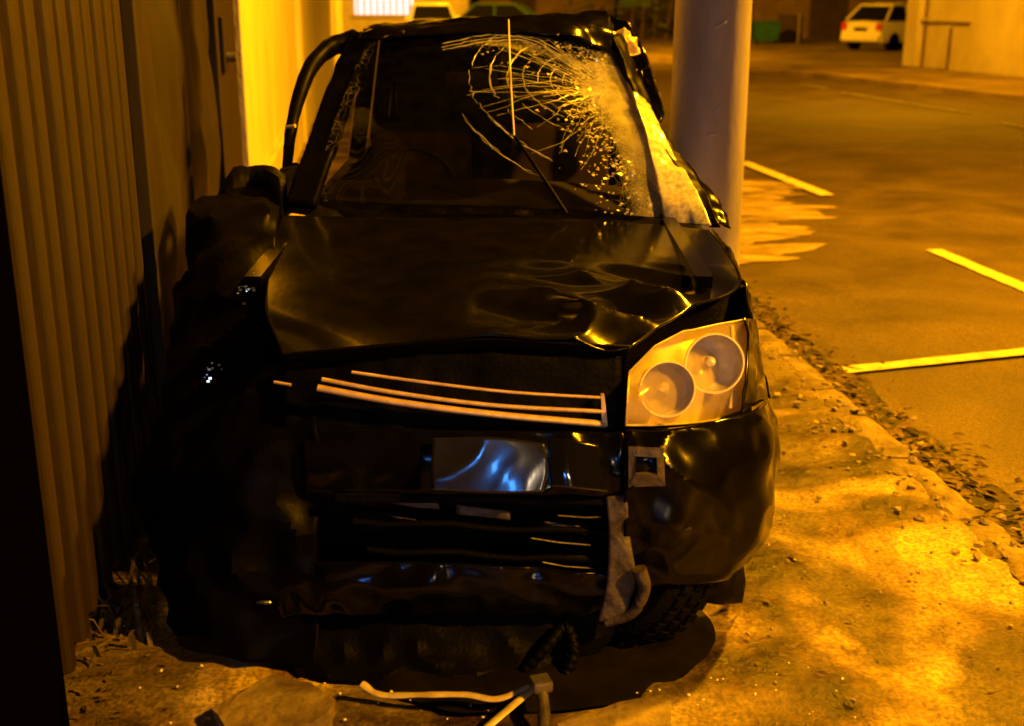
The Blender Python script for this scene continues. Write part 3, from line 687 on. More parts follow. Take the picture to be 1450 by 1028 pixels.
# wheels
def wheel(c, ax, label=None):
    wr = MB(); ax = Vector(ax).normalized(); Rr = .315
    wr.lathe([(.205, -.085), (.25, -.098), (.292, -.095), (Rr-.006, -.075), (Rr, -.04), (Rr, .04), (Rr-.006, .075), (.292, .095), (.25, .098), (.205, .085), (.2, .0), (.205, -.085)], c, ax, 44)
    up = Vector((0, 0, 1)); x = ax.cross(up).normalized(); y = ax.cross(x)
    for k in range(44):
        a = k*2*math.pi/44; rd = x*math.cos(a)+y*math.sin(a); tn = ax.cross(rd)
        rot = Matrix((tn, ax, rd)).transposed()
        for s in (-.05, .0, .05): wr.box(Vector(c)+rd*(Rr+.003)+ax*s+tn*(.008 if s == 0 else -.006), (.024, .034, .009), rot)
    o = wr.build('wheel', M['rubber'], car, smooth=35)
    if label: o['label'] = label
    h = MB(); h.lathe([(.205, -.08), (.196, -.07), (.19, .05), (.206, .08)], c, ax, 36); rim = h.build('rim', M['alloy'], o, smooth=40)
    for k in range(5):
        a = k*2*math.pi/5; rd = x*math.cos(a)+y*math.sin(a); tn = ax.cross(rd); rot = Matrix((tn, ax, rd)).transposed()
        MB().box(Vector(c)+ax*.055+rd*.105, (.05, .025, .19), rot, .006).build('spoke', M['alloy'], o)
    MB().lathe([(.0, .08), (.04, .075), (.05, .05), (.05, -.05)], c, ax, 20).build('hub', M['alloy'], o, smooth=40)
    return o
wheel((.31, 3.19, .25), (-.66, -.60, .40), 'broken front wheel leaning under the bumper')
wheel((-.68, 3.62, .32), (1, .1, .0)); wheel((-.70, 5.9, .32), (1, 0, 0)); wheel((.56, 5.9, .32), (1, 0, 0))
# hoses and hanging bits under the bumper
hp = spline([PY(742, 950, 2.84), PY(775, 915, 2.86), PY(800, 888, 2.90), PY(812, 920, 2.86), (PY(800, 955, 2.83)), PY(775, 975, 2.82)], 60)
MB().tube(hp, [.016+.003*math.sin(k*1.9) for k in range(61)], 10).build('hose', M['plastic'], car, smooth=60)
MB().tube(spline([PY(905, 805, 2.85), PY(912, 835, 2.85), PY(895, 868, 2.85), PY(858, 882, 2.86)], 20), [.020-.0004*k for k in range(21)], 10).build('hose', M['foam'], car, smooth=60)
MB().tube([PY(985, 755, 2.905), PY(963, 752, 2.875), PY(978, 748, 2.87)], .004, 6).build('clip', M['steel'], car)
MB().tube(spline([PY(355, 850, 2.95), PY(376, 853, 2.92), PY(392, 850, 2.94)], 8), .006, 6).build('clip', M['steel'], car)
# torn left front: fender and bumper skin
mass = panel('crushed_fender', [
    [(278, 285, 4.30), (330, 262, 4.30), (396, 292, 4.25)],
    [(262, 350, 4.1), (325, 345, 3.95), (390, 360, 3.9)],
    [(252, 450, 3.8), (330, 450, 3.5), (400, 470, 3.4)],
    [(225, 580, 3.5), (320, 580, 3.15), (450, 590, 3.02)],
    [(200, 700, 3.3), (310, 700, 3.0), (450, 700, 2.95)],
    [(215, 820, 3.1), (310, 830, 2.93), (450, 830, 2.94)],
    [(258, 915, 2.95), (330, 930, 2.9), (450, 945, 2.87)]], 40, 90, M['wreck'], car, .006, .08, 3.4, None, 31, 22)
mass['label'] = 'crumpled torn fender against the gate'
panel('torn_liner', [[(285, 320, 4.32), (268, 420, 4.0), (245, 560, 3.7)], [(345, 240, 4.5), (320, 420, 4.1), (300, 600, 3.7)], [(405, 262, 4.4), (380, 420, 4.1), (380, 640, 3.6)]], 14, 12, M['wreck'], car, .006, .09, 4, None, 35, 14)
panel('hood_corner', [[(402, 308, 4.30), (424, 303, 4.36), (440, 310, 4.36)], [(404, 318, 4.24), (424, 314, 4.26), (440, 322, 4.27)], [(416, 330, 4.16), (430, 332, 4.16), (440, 330, 4.18)]], 14, 14, M['strap'], car, .004, .02, 14, seed=41)
gl = MB(); random.seed(11)
for (u, v, Yd, n, s) in ((352, 408, 3.62, 16, 16), (357, 388, 3.66, 6, 9), (296, 520, 3.32, 7, 12), (292, 538, 3.3, 3, 7)):
    for k in range(n):
        p = PY(u+random.gauss(0, s*.6), v+random.gauss(0, s*.4), Yd-.12); sz = random.uniform(.002, .006)
        r = Matrix.Rotation(random.gauss(0, .16), 3, 'Z') @ Matrix.Rotation(R(74)+random.gauss(0, .16), 3, 'X'); gl.box(p, (sz*1.6, sz*1.2, sz*.4), r)
gl.build('glass_crumb', M['bluechip'], car, kind='stuff')
# structure under the skin: side panels, sills, tail, floor
for sx, xs in ((1, .60), (-1, -.80)):
    out = []
    prof = [(3.5, .95), (4.3, .97), (6.9, 1.0), (7.0, .45), (6.35, .34)]
    arch = [(6.35-.45*(1-math.cos(a)), .34+.38*math.sin(a)) for a in [math.pi*k/12 for k in range(1, 12)]]
    prof += arch + [(5.45, .28), (4.15, .25)]
    arch2 = [(4.15-.42*(1-math.cos(a)), .25+.40*math.sin(a)) for a in [math.pi*k/12 for k in range(1, 8)]]
    prof += arch2
    t = MB(); t.prism([Vector((xs, y, z)) for y, z in prof], (-sx*.05, 0, 0)); bmesh.ops.triangulate(t.b, faces=[f for f in t.b.faces if len(f.verts) > 4])
    t.build('body_side', M['paint'], car)
    MB().box((xs+sx*.012, 4.9, .62), (.02, .9, .5), None, .008).build('door', M['paint'], car)
MB().box((-.1, 6.93, .75), (1.34, .08, .7), None, .03).build('tailgate', M['paint'], car)
MB().box((-.1, 5.2, .27), (1.3, 3.4, .05)).build('floor_pan', M['plastic'], car)
MB().box((-.1, 4.28, .6), (1.3, .04, .6)).build('firewall', M['plastic'], car)
MB().box((-.12, 3.75, .56), (.62, .62, .42), None, .06).build('engine', M['plastic'], car)
# cabin: dashboard, steering wheel, seats, mirror
panel('dashboard', [[(445, 285, 4.60), (700, 296, 4.60), (940, 306, 4.60)], [Vector((-.70, 4.9, 1.02)), Vector((-.1, 4.92, 1.03)), Vector((.50, 4.9, 1.0))], [Vector((-.70, 5.0, .8)), Vector((-.1, 5.0, .8)), Vector((.5, 5.0, .8))]], 20, 12, M['inside'], car, .01)
swc = Vector((-.42, 5.0, 1.0)); swa = Vector((0, 1, .5)).normalized(); sx_ = Vector((1, 0, 0)); sy_ = swa.cross(sx_)
MB().tube([swc+(sx_*math.cos(a)+sy_*math.sin(a))*.18 for a in [k*2*math.pi/28 for k in range(29)]], .014, 8).build('steering_wheel', M['inside'], car, smooth=60)
for x in (-.42, .22):
    t = MB(); t.box((x, 5.62, .86), (.46, .14, .66), Matrix.Rotation(R(-14), 3, 'X'), .05); st_ = t.build('seat', M['seat'], car, smooth=40)
    MB().box((x, 5.74, 1.29), (.25, .09, .17), Matrix.Rotation(R(-8), 3, 'X'), .04).build('headrest', M['seat'], st_, smooth=40)
    MB().box((x, 5.35, .5), (.46, .5, .14), None, .05).build('seat_cushion', M['seat'], st_, smooth=40)
MB().box(PY(668, 112, 5.05), (.21, .03, .06), None, .012).build('rear_view_mirror', M['inside'], car)
# windscreen
WS = [[(520, 56, 5.08), (610, 50, 5.0), (700, 48, 4.98), (790, 56, 5.0), (866, 76, 5.08)],
      [(497, 112, 4.87), (600, 110, 4.78), (700, 108, 4.75), (800, 114, 4.78), (896, 134, 4.86)],
      [(470, 182, 4.66), (585, 182, 4.57), (700, 182, 4.54), (810, 186, 4.57), (918, 200, 4.63)],
      [(440, 284, 4.46), (570, 293, 4.42), (700, 296, 4.42), (820, 302, 4.43), (940, 308, 4.44)]]
WU, WV = 150, 110
wsg = surf(WS, WU, WV)
def wsag(i, j):
    a = i/WV; b = j/WU
    return math.exp(-((b-.78)/.2)**2-((a-.30)/.28)**2)*.07
wsg = [[p+Vector((0, wsag(i, j), -wsag(i, j)*.25))+Vector((0, noise.noise(p*9)*.006, 0)) for j, p in enumerate(r)] for i, r in enumerate(wsg)]
wscreen = MB().grid(wsg).build('windscreen', M['glass'], car, smooth=60)
wsn = Vector((0, -.8, .6)).normalized()
def wsp(a, b):                             # a down 0..1, b across 0..1
    i = max(0, min(WV-.001, a*WV)); j = max(0, min(WU-.001, b*WU)); i0, j0 = int(i), int(j); fi, fj = i-i0, j-j0
    return wsg[i0][j0].lerp(wsg[i0][j0+1], fj).lerp(wsg[i0+1][j0].lerp(wsg[i0+1][j0+1], fj), fi)+wsn*.004
# crack density over the pane: heavy along the right-hand edge, an arc below the roof, light elsewhere
me = wscreen.data; uvl = me.uv_layers.new(name='pane'); at = me.attributes.new('crack_density', 'FLOAT', 'POINT')
for i in range(WV+1):
    for j in range(WU+1):
        a, b = i/WV, j/WU; q = Vector((a*5, b*6, 0)); nz = noise.noise(q)*.5+noise.noise(q*3)*.3
        edge = math.exp(-((1.0-b)/(.10+.10*math.exp(-((a-.35)/.25)**2)))**2)*(1.0 if a > .1 else .5)
        arc_a = .07+.55*max(0, b-.5)**1.6; arc = math.exp(-((a-arc_a)/.05)**2)*max(0, min(1, (b-.25)*3))*.55
        left = math.exp(-(b/.06)**2)*.25
        d = max(edge, arc, left)*(1+nz*.9)+.01+.06*max(0, nz)*(1-a)
        at.data[i*(WU+1)+j].value = max(0, min(1, d))
for lp in me.loops:
    i, j = divmod(lp.vertex_index, WU+1); uvl.data[lp.index].uv = (j/WU, 1-i/WV)
def windscreen_mat():
    m = M['glass'].copy(); m.name = 'cracked_windscreen'; t = m.node_tree; N = t.nodes; L = t.links
    out = N['Material Output']; glass_sock = out.inputs[0].links[0].from_socket
    uv = N.new('ShaderNodeUVMap'); uv.uv_map = 'pane'
    dn = N.new('ShaderNodeAttribute'); dn.attribute_name = 'crack_density'
    mp = N.new('ShaderNodeMapping'); mp.inputs['Scale'].default_value = (1.25, 1, 1); L.new(uv.outputs[0], mp.inputs[0])
    nz = N.new('ShaderNodeTexNoise'); nz.inputs['Scale'].default_value = 7; L.new(mp.outputs[0], nz.inputs['Vector'])
    ad = N.new('ShaderNodeVectorMath'); ad.operation = 'MULTIPLY_ADD'; ad.inputs[1].default_value = (.05, .05, 0); L.new(nz.outputs['Color'], ad.inputs[0]); L.new(mp.outputs[0], ad.inputs[2])
    tot = None
    for sc, wd, gate_ in ((13, .006, .10), (30, .020, .17), (64, .06, .30), (130, .14, .46)):
        v = N.new('ShaderNodeTexVoronoi'); v.feature = 'DISTANCE_TO_EDGE'; v.inputs['Scale'].default_value = sc; L.new(ad.outputs[0], v.inputs['Vector'])
        r = N.new('ShaderNodeMapRange'); r.inputs[1].default_value = 0; r.inputs[2].default_value = wd; r.inputs[3].default_value = 1; r.inputs[4].default_value = 0; L.new(v.outputs['Distance'], r.inputs[0])
        g = N.new('ShaderNodeMapRange'); g.inputs[1].default_value = gate_; g.inputs[2].default_value = gate_+.28; g.inputs[3].default_value = 0; L.new(dn.outputs['Fac'], g.inputs[0])
        mu = N.new('ShaderNodeMath'); mu.operation = 'MULTIPLY'; L.new(r.outputs[0], mu.inputs[0]); L.new(g.outputs[0], mu.inputs[1])
        if tot is None: tot = mu.outputs[0]
        else:
            mx = N.new('ShaderNodeMath'); mx.operation = 'MAXIMUM'; L.new(tot, mx.inputs[0]); L.new(mu.outputs[0], mx.inputs[1]); tot = mx.outputs[0]
    hz = N.new('ShaderNodeMapRange'); hz.inputs[1].default_value = .30; hz.inputs[2].default_value = 1.0; hz.inputs[3].default_value = .004; hz.inputs[4].default_value = 1.0; L.new(dn.outputs['Fac'], hz.inputs[0])
    mx = N.new('ShaderNodeMath'); mx.operation = 'MAXIMUM'; L.new(tot, mx.inputs[0]); L.new(hz.outputs[0], mx.inputs[1])
    st = N.new('ShaderNodeTexNoise'); st.inputs['Scale'].default_value = 14; st.inputs['Detail'].default_value = 7; L.new(mp.outputs[0], st.inputs['Vector'])
    sr = N.new('ShaderNodeMapRange'); sr.inputs[1].default_value = .36; sr.inputs[2].default_value = .62; sr.inputs[3].default_value = .35; sr.inputs[4].default_value = 1; L.new(st.outputs['Fac'], sr.inputs[0])
    hm = N.new('ShaderNodeMath'); hm.operation = 'MULTIPLY'; L.new(hz.outputs[0], hm.inputs[0]); L.new(sr.outputs[0], hm.inputs[1]); L.new(hm.outputs[0], mx.inputs[1])
    ml = N.new('ShaderNodeMath'); ml.operation = 'MULTIPLY'; ml.inputs[1].default_value = .85; L.new(mx.outputs[0], ml.inputs[0])
    df = N.new('ShaderNodeBsdfDiffuse'); df.inputs[0].default_value = (.88, .86, .70, 1); tl = N.new('ShaderNodeBsdfTranslucent'); tl.inputs[0].default_value = (.88, .86, .70, 1)
    bp = N.new('ShaderNodeBump'); bp.inputs['Strength'].default_value = .8; bp.inputs['Distance'].default_value = .01; L.new(tot, bp.inputs['Height'])
    L.new(bp.outputs[0], df.inputs['Normal'])
    m1 = N.new('ShaderNodeMixShader'); m1.inputs[0].default_value = .4; L.new(df.outputs[0], m1.inputs[1]); L.new(tl.outputs[0], m1.inputs[2])
    m2 = N.new('ShaderNodeMixShader'); L.new(ml.outputs[0], m2.inputs[0]); L.new(glass_sock, m2.inputs[1]); L.new(m1.outputs[0], m2.inputs[2]); L.new(m2.outputs[0], out.inputs[0])
    return m
me.materials[0] = windscreen_mat()
# cracks
random.seed(21); ck = MB()
def crackline(a0, b0, a1, b1, r, wob=.02, n=14):
    pts = []; wa = wb = 0
    for k in range(n+1):
        f = k/n; wa += random.gauss(0, wob*.3); wb += random.gauss(0, wob*.3); s = math.sin(f*math.pi)
        pts.append(wsp(a0+(a1-a0)*f+wa*s, b0+(b1-b0)*f+wb*s))
    ck.tube(pts, [r*random.uniform(.4, 1.2) for _ in pts], 4)
ctr = (.33, .88)
for k in range(70):
    an = random.uniform(1.75, 4.9); ln = random.uniform(.15, .62)
    crackline(ctr[0]+random.gauss(0, .05), ctr[1]+random.gauss(0, .03), ctr[0]-math.cos(an)*ln*1.1*0+math.sin(an)*ln*.9, ctr[1]+math.cos(an)*ln*.8 if math.cos(an) < 0 else ctr[1]-.1, random.uniform(.0002, .0006))
for rad in (.10, .15, .2, .25, .31, .37, .44, .52, .6):
    for k in range(6):
        a0 = random.uniform(1.7, 4.3); a1 = a0+random.uniform(.25, .9); pts = []
        for q in range(11):
            a = a0+(a1-a0)*q/10; rr2 = rad*(1+random.gauss(0, .008)); aa = ctr[0]+math.sin(a)*rr2; bb_ = ctr[1]+math.cos(a)*rr2*.9
            if 0 < aa < 1 and 0 < bb_ < 1: pts.append(wsp(aa, bb_))
        if len(pts) > 3: ck.tube(pts, [random.uniform(.0002, .0008) for _ in pts], 4)
# the long arc of cracks under the roof edge
for off in (0, .03, .055):
    pts = []
    for q in range(31):
        f = q/30; b = .30+.64*f; a = .08+off-.10*math.sin(f*math.pi*.9)+.38*max(0, f-.45)**1.5*2+random.gauss(0, .003); pts.append(wsp(max(.01, a), b+random.gauss(0, .003)))
    ck.tube(pts, [random.uniform(.0004, .0014) for _ in pts], 4)
for k in range(0): crackline(random.uniform(.05, .3), random.uniform(.12, .3), random.uniform(.3, .7), random.uniform(.04, .14), .0005)
ck.build('glass_crack', M['crack'], wscreen, kind='stuff')
# crazed band along the right-hand edge: hundreds of small tilted facets
sh = MB(); random.seed(5)
for k in range(1000):
    a = random.random(); bc = .97-.10*math.sin(a*math.pi)**2
    b = bc-abs(random.gauss(0, .075 if a > .12 else .12))
    if random.random() < .05: a = random.uniform(.04, .30); b = random.uniform(.45, .97)
    if not .02 < b < .995: continue
    if noise.noise(Vector((a*9, b*12, 0)))+.5*noise.noise(Vector((a*25, b*30, 0))) < -.30: continue
    p = wsp(a, b); s = random.uniform(.002, .0065)
    nr = (wsn+Vector((random.gauss(0, .4), random.gauss(0, .3), random.gauss(0, .4)))).normalized(); x = (Vector((1, 0, 0))-nr*nr.x).normalized(); y = nr.cross(x); a0 = random.uniform(0, 6)
    vs_ = [sh.b.verts.new(p+wsn*random.uniform(0, .004)+(x*math.cos(a0+q*2.1)*1.7+y*math.sin(a0+q*2.1))*s*random.uniform(.6, 1.2)) for q in range(3)]
    sh.b.faces.new(vs_)
sh.build('crazed_glass', M['shard'], wscreen, kind='stuff')
# snapped wiper
MB().tube(spline([PY(802, 302, 4.40), PY(768, 250, 4.47), PY(728, 192, 4.50)], 12), .007, 6).build('wiper_arm', M['plastic'], car, smooth=60)
MB().tube(spline([PY(728, 192, 4.50), PY(723, 110, 4.70), PY(720, 28, 4.93)], 12), .0034, 6).build('wiper_blade', M['strap'], car, smooth=60)
# pillars
def pillar(pts, rad, m, name='pillar', flat=1, amp=.0, seed=0):
    p = spline([PY(*q) for q in pts], 24)
    p = [q+Vector((noise.noise(q*9+Vector((seed, 0, 0))), noise.noise(q*9+Vector((0, seed, 5))), noise.noise(q*9+Vector((3, 3, seed)))))*amp for q in p]
    rd = [(rad[0]+(rad[1]-rad[0])*k/24)*(1+.25*noise.noise(Vector((k*.6, seed, 0)))*(amp > 0)) for k in range(25)]
    return MB().tube(p, rd, 12, flat).build(name, m, car, smooth=50)
panel('pillar', [[(500, 46, 5.16), (526, 52, 5.08)], [(463, 130, 4.90), (500, 132, 4.84)], [(436, 210, 4.66), (474, 212, 4.60)], [(405, 288, 4.42), (446, 292, 4.40)]], 8, 40, M['wreck'], car, .03, .012, 8, seed=81)
panel('pillar', [[(866, 50, 5.10), (880, 48, 5.20)], [(893, 120, 4.89), (908, 118, 4.97)], [(914, 180, 4.68), (932, 178, 4.78)], [(946, 222, 4.58), (962, 220, 4.62)], [(984, 280, 4.42), (998, 272, 4.46)], [(1006, 322, 4.28), (1018, 320, 4.24)]], 10, 60, M['wreck'], car, .012, .014, 9, seed=82)
panel('pillar_glare_strip', [[(896, 130, 4.80), (914, 140, 4.84)], [(917, 200, 4.60), (948, 208, 4.62)], [(932, 262, 4.47), (984, 266, 4.44)], [(942, 318, 4.39), (1008, 320, 4.25)]], 22, 70, M['shard'], car, .004, .014, 9, seed=84)  # pale colour paints the yellow reflection on the bent lower pillar
# roof
panel('roof', [
    [(508, 58, 5.06), (590, 48, 4.98), (690, 45, 4.97), (800, 50, 4.98), (872, 76, 5.06)],
    [(512, 44, 5.16), (590, 38, 5.12), (700, 32, 5.12), (800, 28, 5.12), (866, 34, 5.16)],
    [(518, 40, 5.5), (600, 32, 5.5), (700, 27, 5.5), (800, 22, 5.5), (858, 18, 5.5)],
    [(522, 44, 6.8), (600, 38, 6.8), (700, 36, 6.8), (800, 34, 6.8), (850, 36, 6.8)]], 60, 50, M['paint'], car, .008, .02, 5, None, 51, 40)
# tail end of the cabin
MB().grid(surf([[Vector((-.62, 6.72, 1.58)), Vector((-.1, 6.76, 1.6)), Vector((.42, 6.72, 1.58))], [Vector((-.7, 6.9, 1.05)), Vector((-.1, 6.95, 1.05)), Vector((.5, 6.9, 1.05))]], 10, 6)).build('rear_window', M['darkglass'], car)
for x in (-.66, .47):
    MB().tube([Vector((x-(.1 if x < 0 else -.1), 5.9, 1.0)), Vector((x, 5.85, 1.6))], .04, 8).build('pillar', M['paint'], car, smooth=50)
    MB().tube([Vector((x-(.1 if x < 0 else -.06), 6.85, 1.0)), Vector((x, 6.72, 1.6))], .05, 8).build('pillar', M['paint'], car, smooth=50)
# left door hanging open: window frame bent outward
dp = spline([PY(503, 58, 5.30), PY(470, 66, 5.24), PY(442, 92, 5.10), PY(424, 135, 4.95), PY(412, 185, 4.82), PY(406, 245, 4.66)], 36)
dfr = MB().tube(dp, [.052-.032*(k/36)**.6 + .004*noise.noise(Vector((k*.4, 0, 0))) for k in range(37)], 10).build('door_frame', M['wreck'], car, smooth=50)
dfr['label'] = 'bent window frame of the sprung door'
MB().tube([PY(405, 180, 4.80), PY(418, 178, 4.78)], .008, 6).build('door_clip', M['strap'], car)
panel('door', [[(398, 240, 4.66), (420, 232, 4.66), (432, 238, 4.6)], [(388, 300, 4.6), (410, 310, 4.5), (430, 320, 4.45)], [(380, 420, 4.5), (410, 430, 4.4), (430, 440, 4.35)]], 14, 24, M['paint'], car, .02, .02, 8, seed=61)
panel('door_mirror', [[(330, 256, 4.58), (352, 240, 4.55), (384, 238, 4.55), (402, 250, 4.55)], [(322, 290, 4.52), (350, 285, 4.44), (380, 285, 4.44), (402, 290, 4.5)], [(330, 325, 4.55), (352, 330, 4.5), (380, 330, 4.5), (400, 330, 4.52)]], 18, 14, M['plastic'], car, .03, .02, 8, seed=63)
# right door frame, twisted, hanging out beside the pillar
panel('door_frame', [[(862, 22, 5.45), (890, 34, 5.40)], [(880, 62, 5.38), (912, 72, 5.34)], [(898, 110, 5.30), (926, 112, 5.26)], [(910, 150, 5.2), (940, 158, 5.18)], [(916, 176, 5.16), (934, 176, 5.15)]], 10, 40, M['paint'], car, .05, .02, 10, seed=71)
panel('torn_trim', [[(866, 44, 5.25), (894, 40, 5.28)], [(872, 66, 5.22), (902, 58, 5.25)], [(880, 86, 5.18), (905, 78, 5.22)]], 14, 16, M['chrome'], car, .004, .05, 14, seed=73)
panel('body_flap', [[(895, 92, 5.1), (910, 98, 5.1)], [(905, 150, 4.95), (916, 150, 4.95)], [(934, 200, 4.78), (952, 205, 4.83)], [(990, 275, 4.48), (1012, 280, 4.52)], [(1016, 318, 4.28), (1036, 322, 4.32)]], 10, 50, M['paint'], car, .006, .022, 10, seed=77)

# ------------------------------------------------------------------ loose things on the ground
car_shade = MB(); cx, cy = .02, 3.1; ring = []  # dark ground patch painted as the shade at the car's front
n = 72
c0 = car_shade.b.verts.new((cx, cy, .022))
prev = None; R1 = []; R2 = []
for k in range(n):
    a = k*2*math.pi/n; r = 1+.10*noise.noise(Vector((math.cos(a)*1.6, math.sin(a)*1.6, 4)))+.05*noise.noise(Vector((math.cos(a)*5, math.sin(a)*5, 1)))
    R1.append(car_shade.b.verts.new((cx+math.cos(a)*.48*r, cy+math.sin(a)*.40*r, .021))); R2.append(car_shade.b.verts.new((cx+math.cos(a)*.53*r, cy+math.sin(a)*.46*r, .006)))
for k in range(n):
    car_shade.b.faces.new((c0, R1[k], R1[(k+1) % n])); car_shade.b.faces.new((R1[k], R2[k], R2[(k+1) % n], R1[(k+1) % n]))
o = car_shade.build('shade_patch', M['car_shade'], loc=(cx, cy, 0), smooth=60); tag(o, 'dark patch painted as shade under the front of the wrecked car', 'shade_spot')
s1 = spline([PZ(512, 968, .06), PZ(540, 984, .04), PZ(600, 984, .05), PZ(660, 984, .05), PZ(705, 990, .045), PZ(752, 970, .06)], 40)
t = MB().tube(s1, [.011+.003*noise.noise(Vector((k*.3, 0, 0))) for k in range(41)], 8, .6).build('bent_trim', M['strap'], loc=PZ(640, 985, 0), smooth=60)
tag(t, 'long bent pale trim strip lying under the front bumper', 'trim strip')
s2 = spline([PZ(756, 974, .055), PZ(725, 1000, .05), PZ(690, 1030, .03), PZ(660, 1060, .02)], 20)
t = MB().tube(s2, .011, 8, .6).build('trim_offcut', M['strap'], loc=PZ(710, 1010, 0), smooth=60); tag(t, 'short straight pale trim strip pointing at the camera beside the bolt', 'trim strip')
bo = empty('broken_bolt', PZ(768, 1010, 0), 'broken steel bolt with a square head near the bent trim', 'bolt')
MB().box(PZ(766, 968, .09), (.05, .05, .03), Matrix.Rotation(.3, 3, 'Z'), .006).build('bolt_head', M['steel'], bo)
MB().tube([PZ(766, 972, .08), PZ(770, 1005, .05), PZ(772, 1045, .02)], .016, 10).build('shank', M['foam'], bo, smooth=50)
# broken paving pieces
def chunk(name, pts, z, h, label, seed):
    c = sum((PZ(u, v, z) for u, v in pts), Vector())/len(pts)
    t = MB(); t.prism([PZ(u, v, z) for u, v in pts], (0, 0, -h)); bmesh.ops.subdivide_edges(t.b, edges=t.b.edges, cuts=3, use_grid_fill=True)
    bmesh.ops.triangulate(t.b, faces=[f for f in t.b.faces if len(f.verts) > 4])
    for v in t.b.verts: v.co += Vector((noise.noise(v.co*15), noise.noise(v.co*15+Vector((9, 0, 0))), noise.noise(v.co*18+Vector((0, 9, 0)))))*.010
    o = t.build(name, M['slab'], loc=(c.x, c.y, 0)); return tag(o, label, 'paving slab', 'broken paving pieces around the car')
chunk('broken_slab', [(385, 955), (440, 968), (474, 990), (470, 1008), (425, 1030), (330, 1045), (300, 1000)], .05, .06, 'pale broken slab at lower left beside the undertray', 1)
chunk('broken_slab', [(900, 990), (948, 988), (952, 1040), (800, 1050), (790, 1022)], .03, .05, 'pale broken slab at the bottom in front of the leaning wheel', 2)
# rubble, leaves, glass crumbs
def scatter(name, n, fn, smin, smax, m, kindshape='rock', seed=0):
    random.seed(seed); t = MB()
    for k in range(n):
        p = fn(); s = random.uniform(smin, smax)
        r = Matrix.Rotation(random.uniform(0, 6.3), 3, 'Z') @ Matrix.Rotation(random.uniform(-.5, .5), 3, 'X')
        if kindshape == 'rock':
            q = bmesh.ops.create_icosphere(t.b, subdivisions=1, radius=1, matrix=Matrix.Translation(p) @ r.to_4x4() @ Matrix.Diagonal((s, s*.75, s*.5, 1)))
            for v in q['verts']: v.co += Vector((random.gauss(0, 1), random.gauss(0, 1), random.gauss(0, 1)))*s*.12
        elif kindshape == 'leaf':
            vs_ = [t.b.verts.new(p+r @ (Vector(c)*s)) for c in ((-1, 0, 0), (-.2, -.45, .15), (1, 0, .1), (-.2, .45, .2))]; t.b.faces.new(vs_)
        else: t.box(p, (s, s*1.3, s*.6), r)
    return t.build(name, m, kind='stuff')
def f_kerb():
    y = random.uniform(2.2, 8); return Vector((kerb_x(y)+random.gauss(-.12, .13), y, random.uniform(.0, .015)))
def f_gut():
    y = random.uniform(2.0, 8); return Vector((kerb_x(y)+abs(random.gauss(.03, .15))+.01, y, ZR+.04))
def f_pav():
    y = random.uniform(2.2, 9); return Vector((random.uniform(.6, kerb_x(y)-.1), y, .012))
def f_left():
    y = random.uniform(2.5, 3.4); return Vector((wall_x(y)+abs(random.gauss(.05, .2)), y, .012))
def f_front():
    y = random.uniform(2.45, 2.9); return Vector((random.uniform(-1.0, .9), y, .014))
scatter('rubble', 300, f_kerb, .006, .024, M['stone'], 'rock', 1)
scatter('leaf_litter', 1100, f_gut, .015, .045, M['litter'], 'leaf', 2)
scatter('gravel', 300, f_pav, .003, .010, M['stone'], 'rock', 3)
scatter('fallen_leaves', 90, f_pav, .008, .022, M['litter'], 'leaf', 4)
scatter('wall_foot_litter', 110, f_left, .006, .02, M['litter'], 'leaf', 5)
scatter('glass_crumbs', 90, f_front, .002, .006, M['glasschip'], 'box', 6)
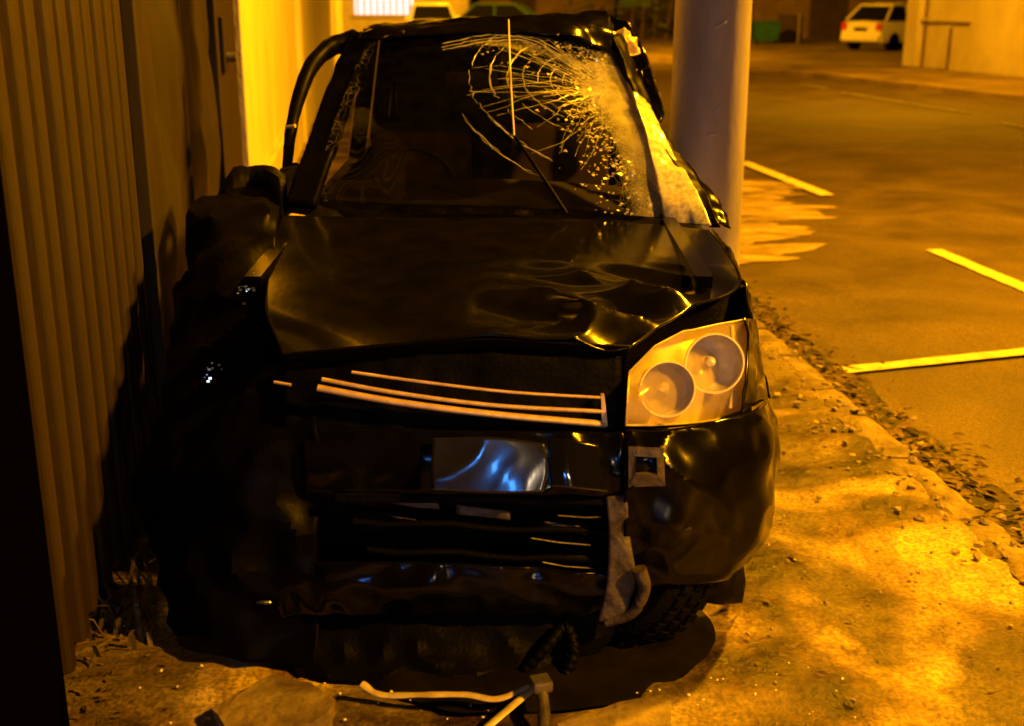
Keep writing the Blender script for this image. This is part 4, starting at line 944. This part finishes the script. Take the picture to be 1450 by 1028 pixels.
# weeds at the foot of the gate
def weeds(cx_, cy_, n, hh, label, seed):
    random.seed(seed); t = MB()
    for k in range(n):
        a = random.uniform(0, 6.3); b0 = Vector((cx_+random.gauss(0, .06), cy_+random.gauss(0, .09), .0)); d = Vector((math.cos(a), math.sin(a), 0)); h = hh*random.uniform(.5, 1.1); s = Vector((-d.y, d.x, 0))*.007
        p = [b0, b0+d*h*.25+Vector((0, 0, h*.6)), b0+d*h*.7+Vector((0, 0, h*.8))]
        v = [t.b.verts.new(p[0]-s), t.b.verts.new(p[0]+s), t.b.verts.new(p[1]+s), t.b.verts.new(p[1]-s), t.b.verts.new(p[2])]
        t.b.faces.new(v[:4]); t.b.faces.new((v[3], v[2], v[4]))
    o = t.build('weed_clump', M['weed'], loc=(cx_, cy_, 0)); return tag(o, label, 'weeds')
p = PZ(190, 880); weeds(p.x, p.y, 60, .12, 'dark clump of weeds at the gate foot beside the crushed fender', 1)

# added fill floodlight and blue beacon behind the camera; both glint on the car
e = empty('fill_flood', (COOL[0], COOL[1]-.2, 0), 'unseen fill floodlight added on a post behind the camera', 'floodlight')
MB().tube([(COOL[0], COOL[1]-.3, 0), (COOL[0], COOL[1]-.3, 3.2)], .05, 10).build('post', M['steel'], e, smooth=50)
MB().box((COOL[0], COOL[1]-.30, 3.1), (.4, .08, .3), None, .02).build('lamp_housing', M['steel'], e)
e = empty('beacon_lamp', (BLUE[0], BLUE[1], 0), 'blue beacon on a pole behind the camera', 'beacon')
MB().tube([(BLUE[0], BLUE[1], 0), (BLUE[0], BLUE[1], 2.15)], .03, 10).build('post', M['steel'], e, smooth=50)
# pale irregular streaks on the road edge beside the pole
M['pale_streak'] = mat('pale_streaks', (.34, .26, .13), .8, 0, (.12, .085, .045), 3.2, .6, 20, stretch=(.6, 2.2, 1))
random.seed(14); t = MB()
for k in range(46):
    u = 1035+abs(random.gauss(0, 45)); v = random.uniform(255, 372)
    if u > 1160-abs(v-300)*.6: continue
    c = PZ(u, v, ZR+.022); a = random.uniform(.12, .5); b = random.uniform(.05, .16); th = random.gauss(.15, .15); ring = []
    c1 = t.b.verts.new(c+Vector((0, 0, .014)))
    for q in range(18):
        an = q*math.pi/9; r = 1+.35*noise.noise(Vector((math.cos(an)*1.5, math.sin(an)*1.5, k*3.3)))
        x, y = math.cos(an)*a*r, math.sin(an)*b*r; ring.append(t.b.verts.new((c.x+x*math.cos(th)-y*math.sin(th), c.y+x*math.sin(th)+y*math.cos(th), ZR+.010)))
    for q in range(18): t.b.faces.new((c1, ring[q], ring[(q+1) % 18]))
t.build('pale_streaks', M['pale_streak'], smooth=60, kind='stuff')
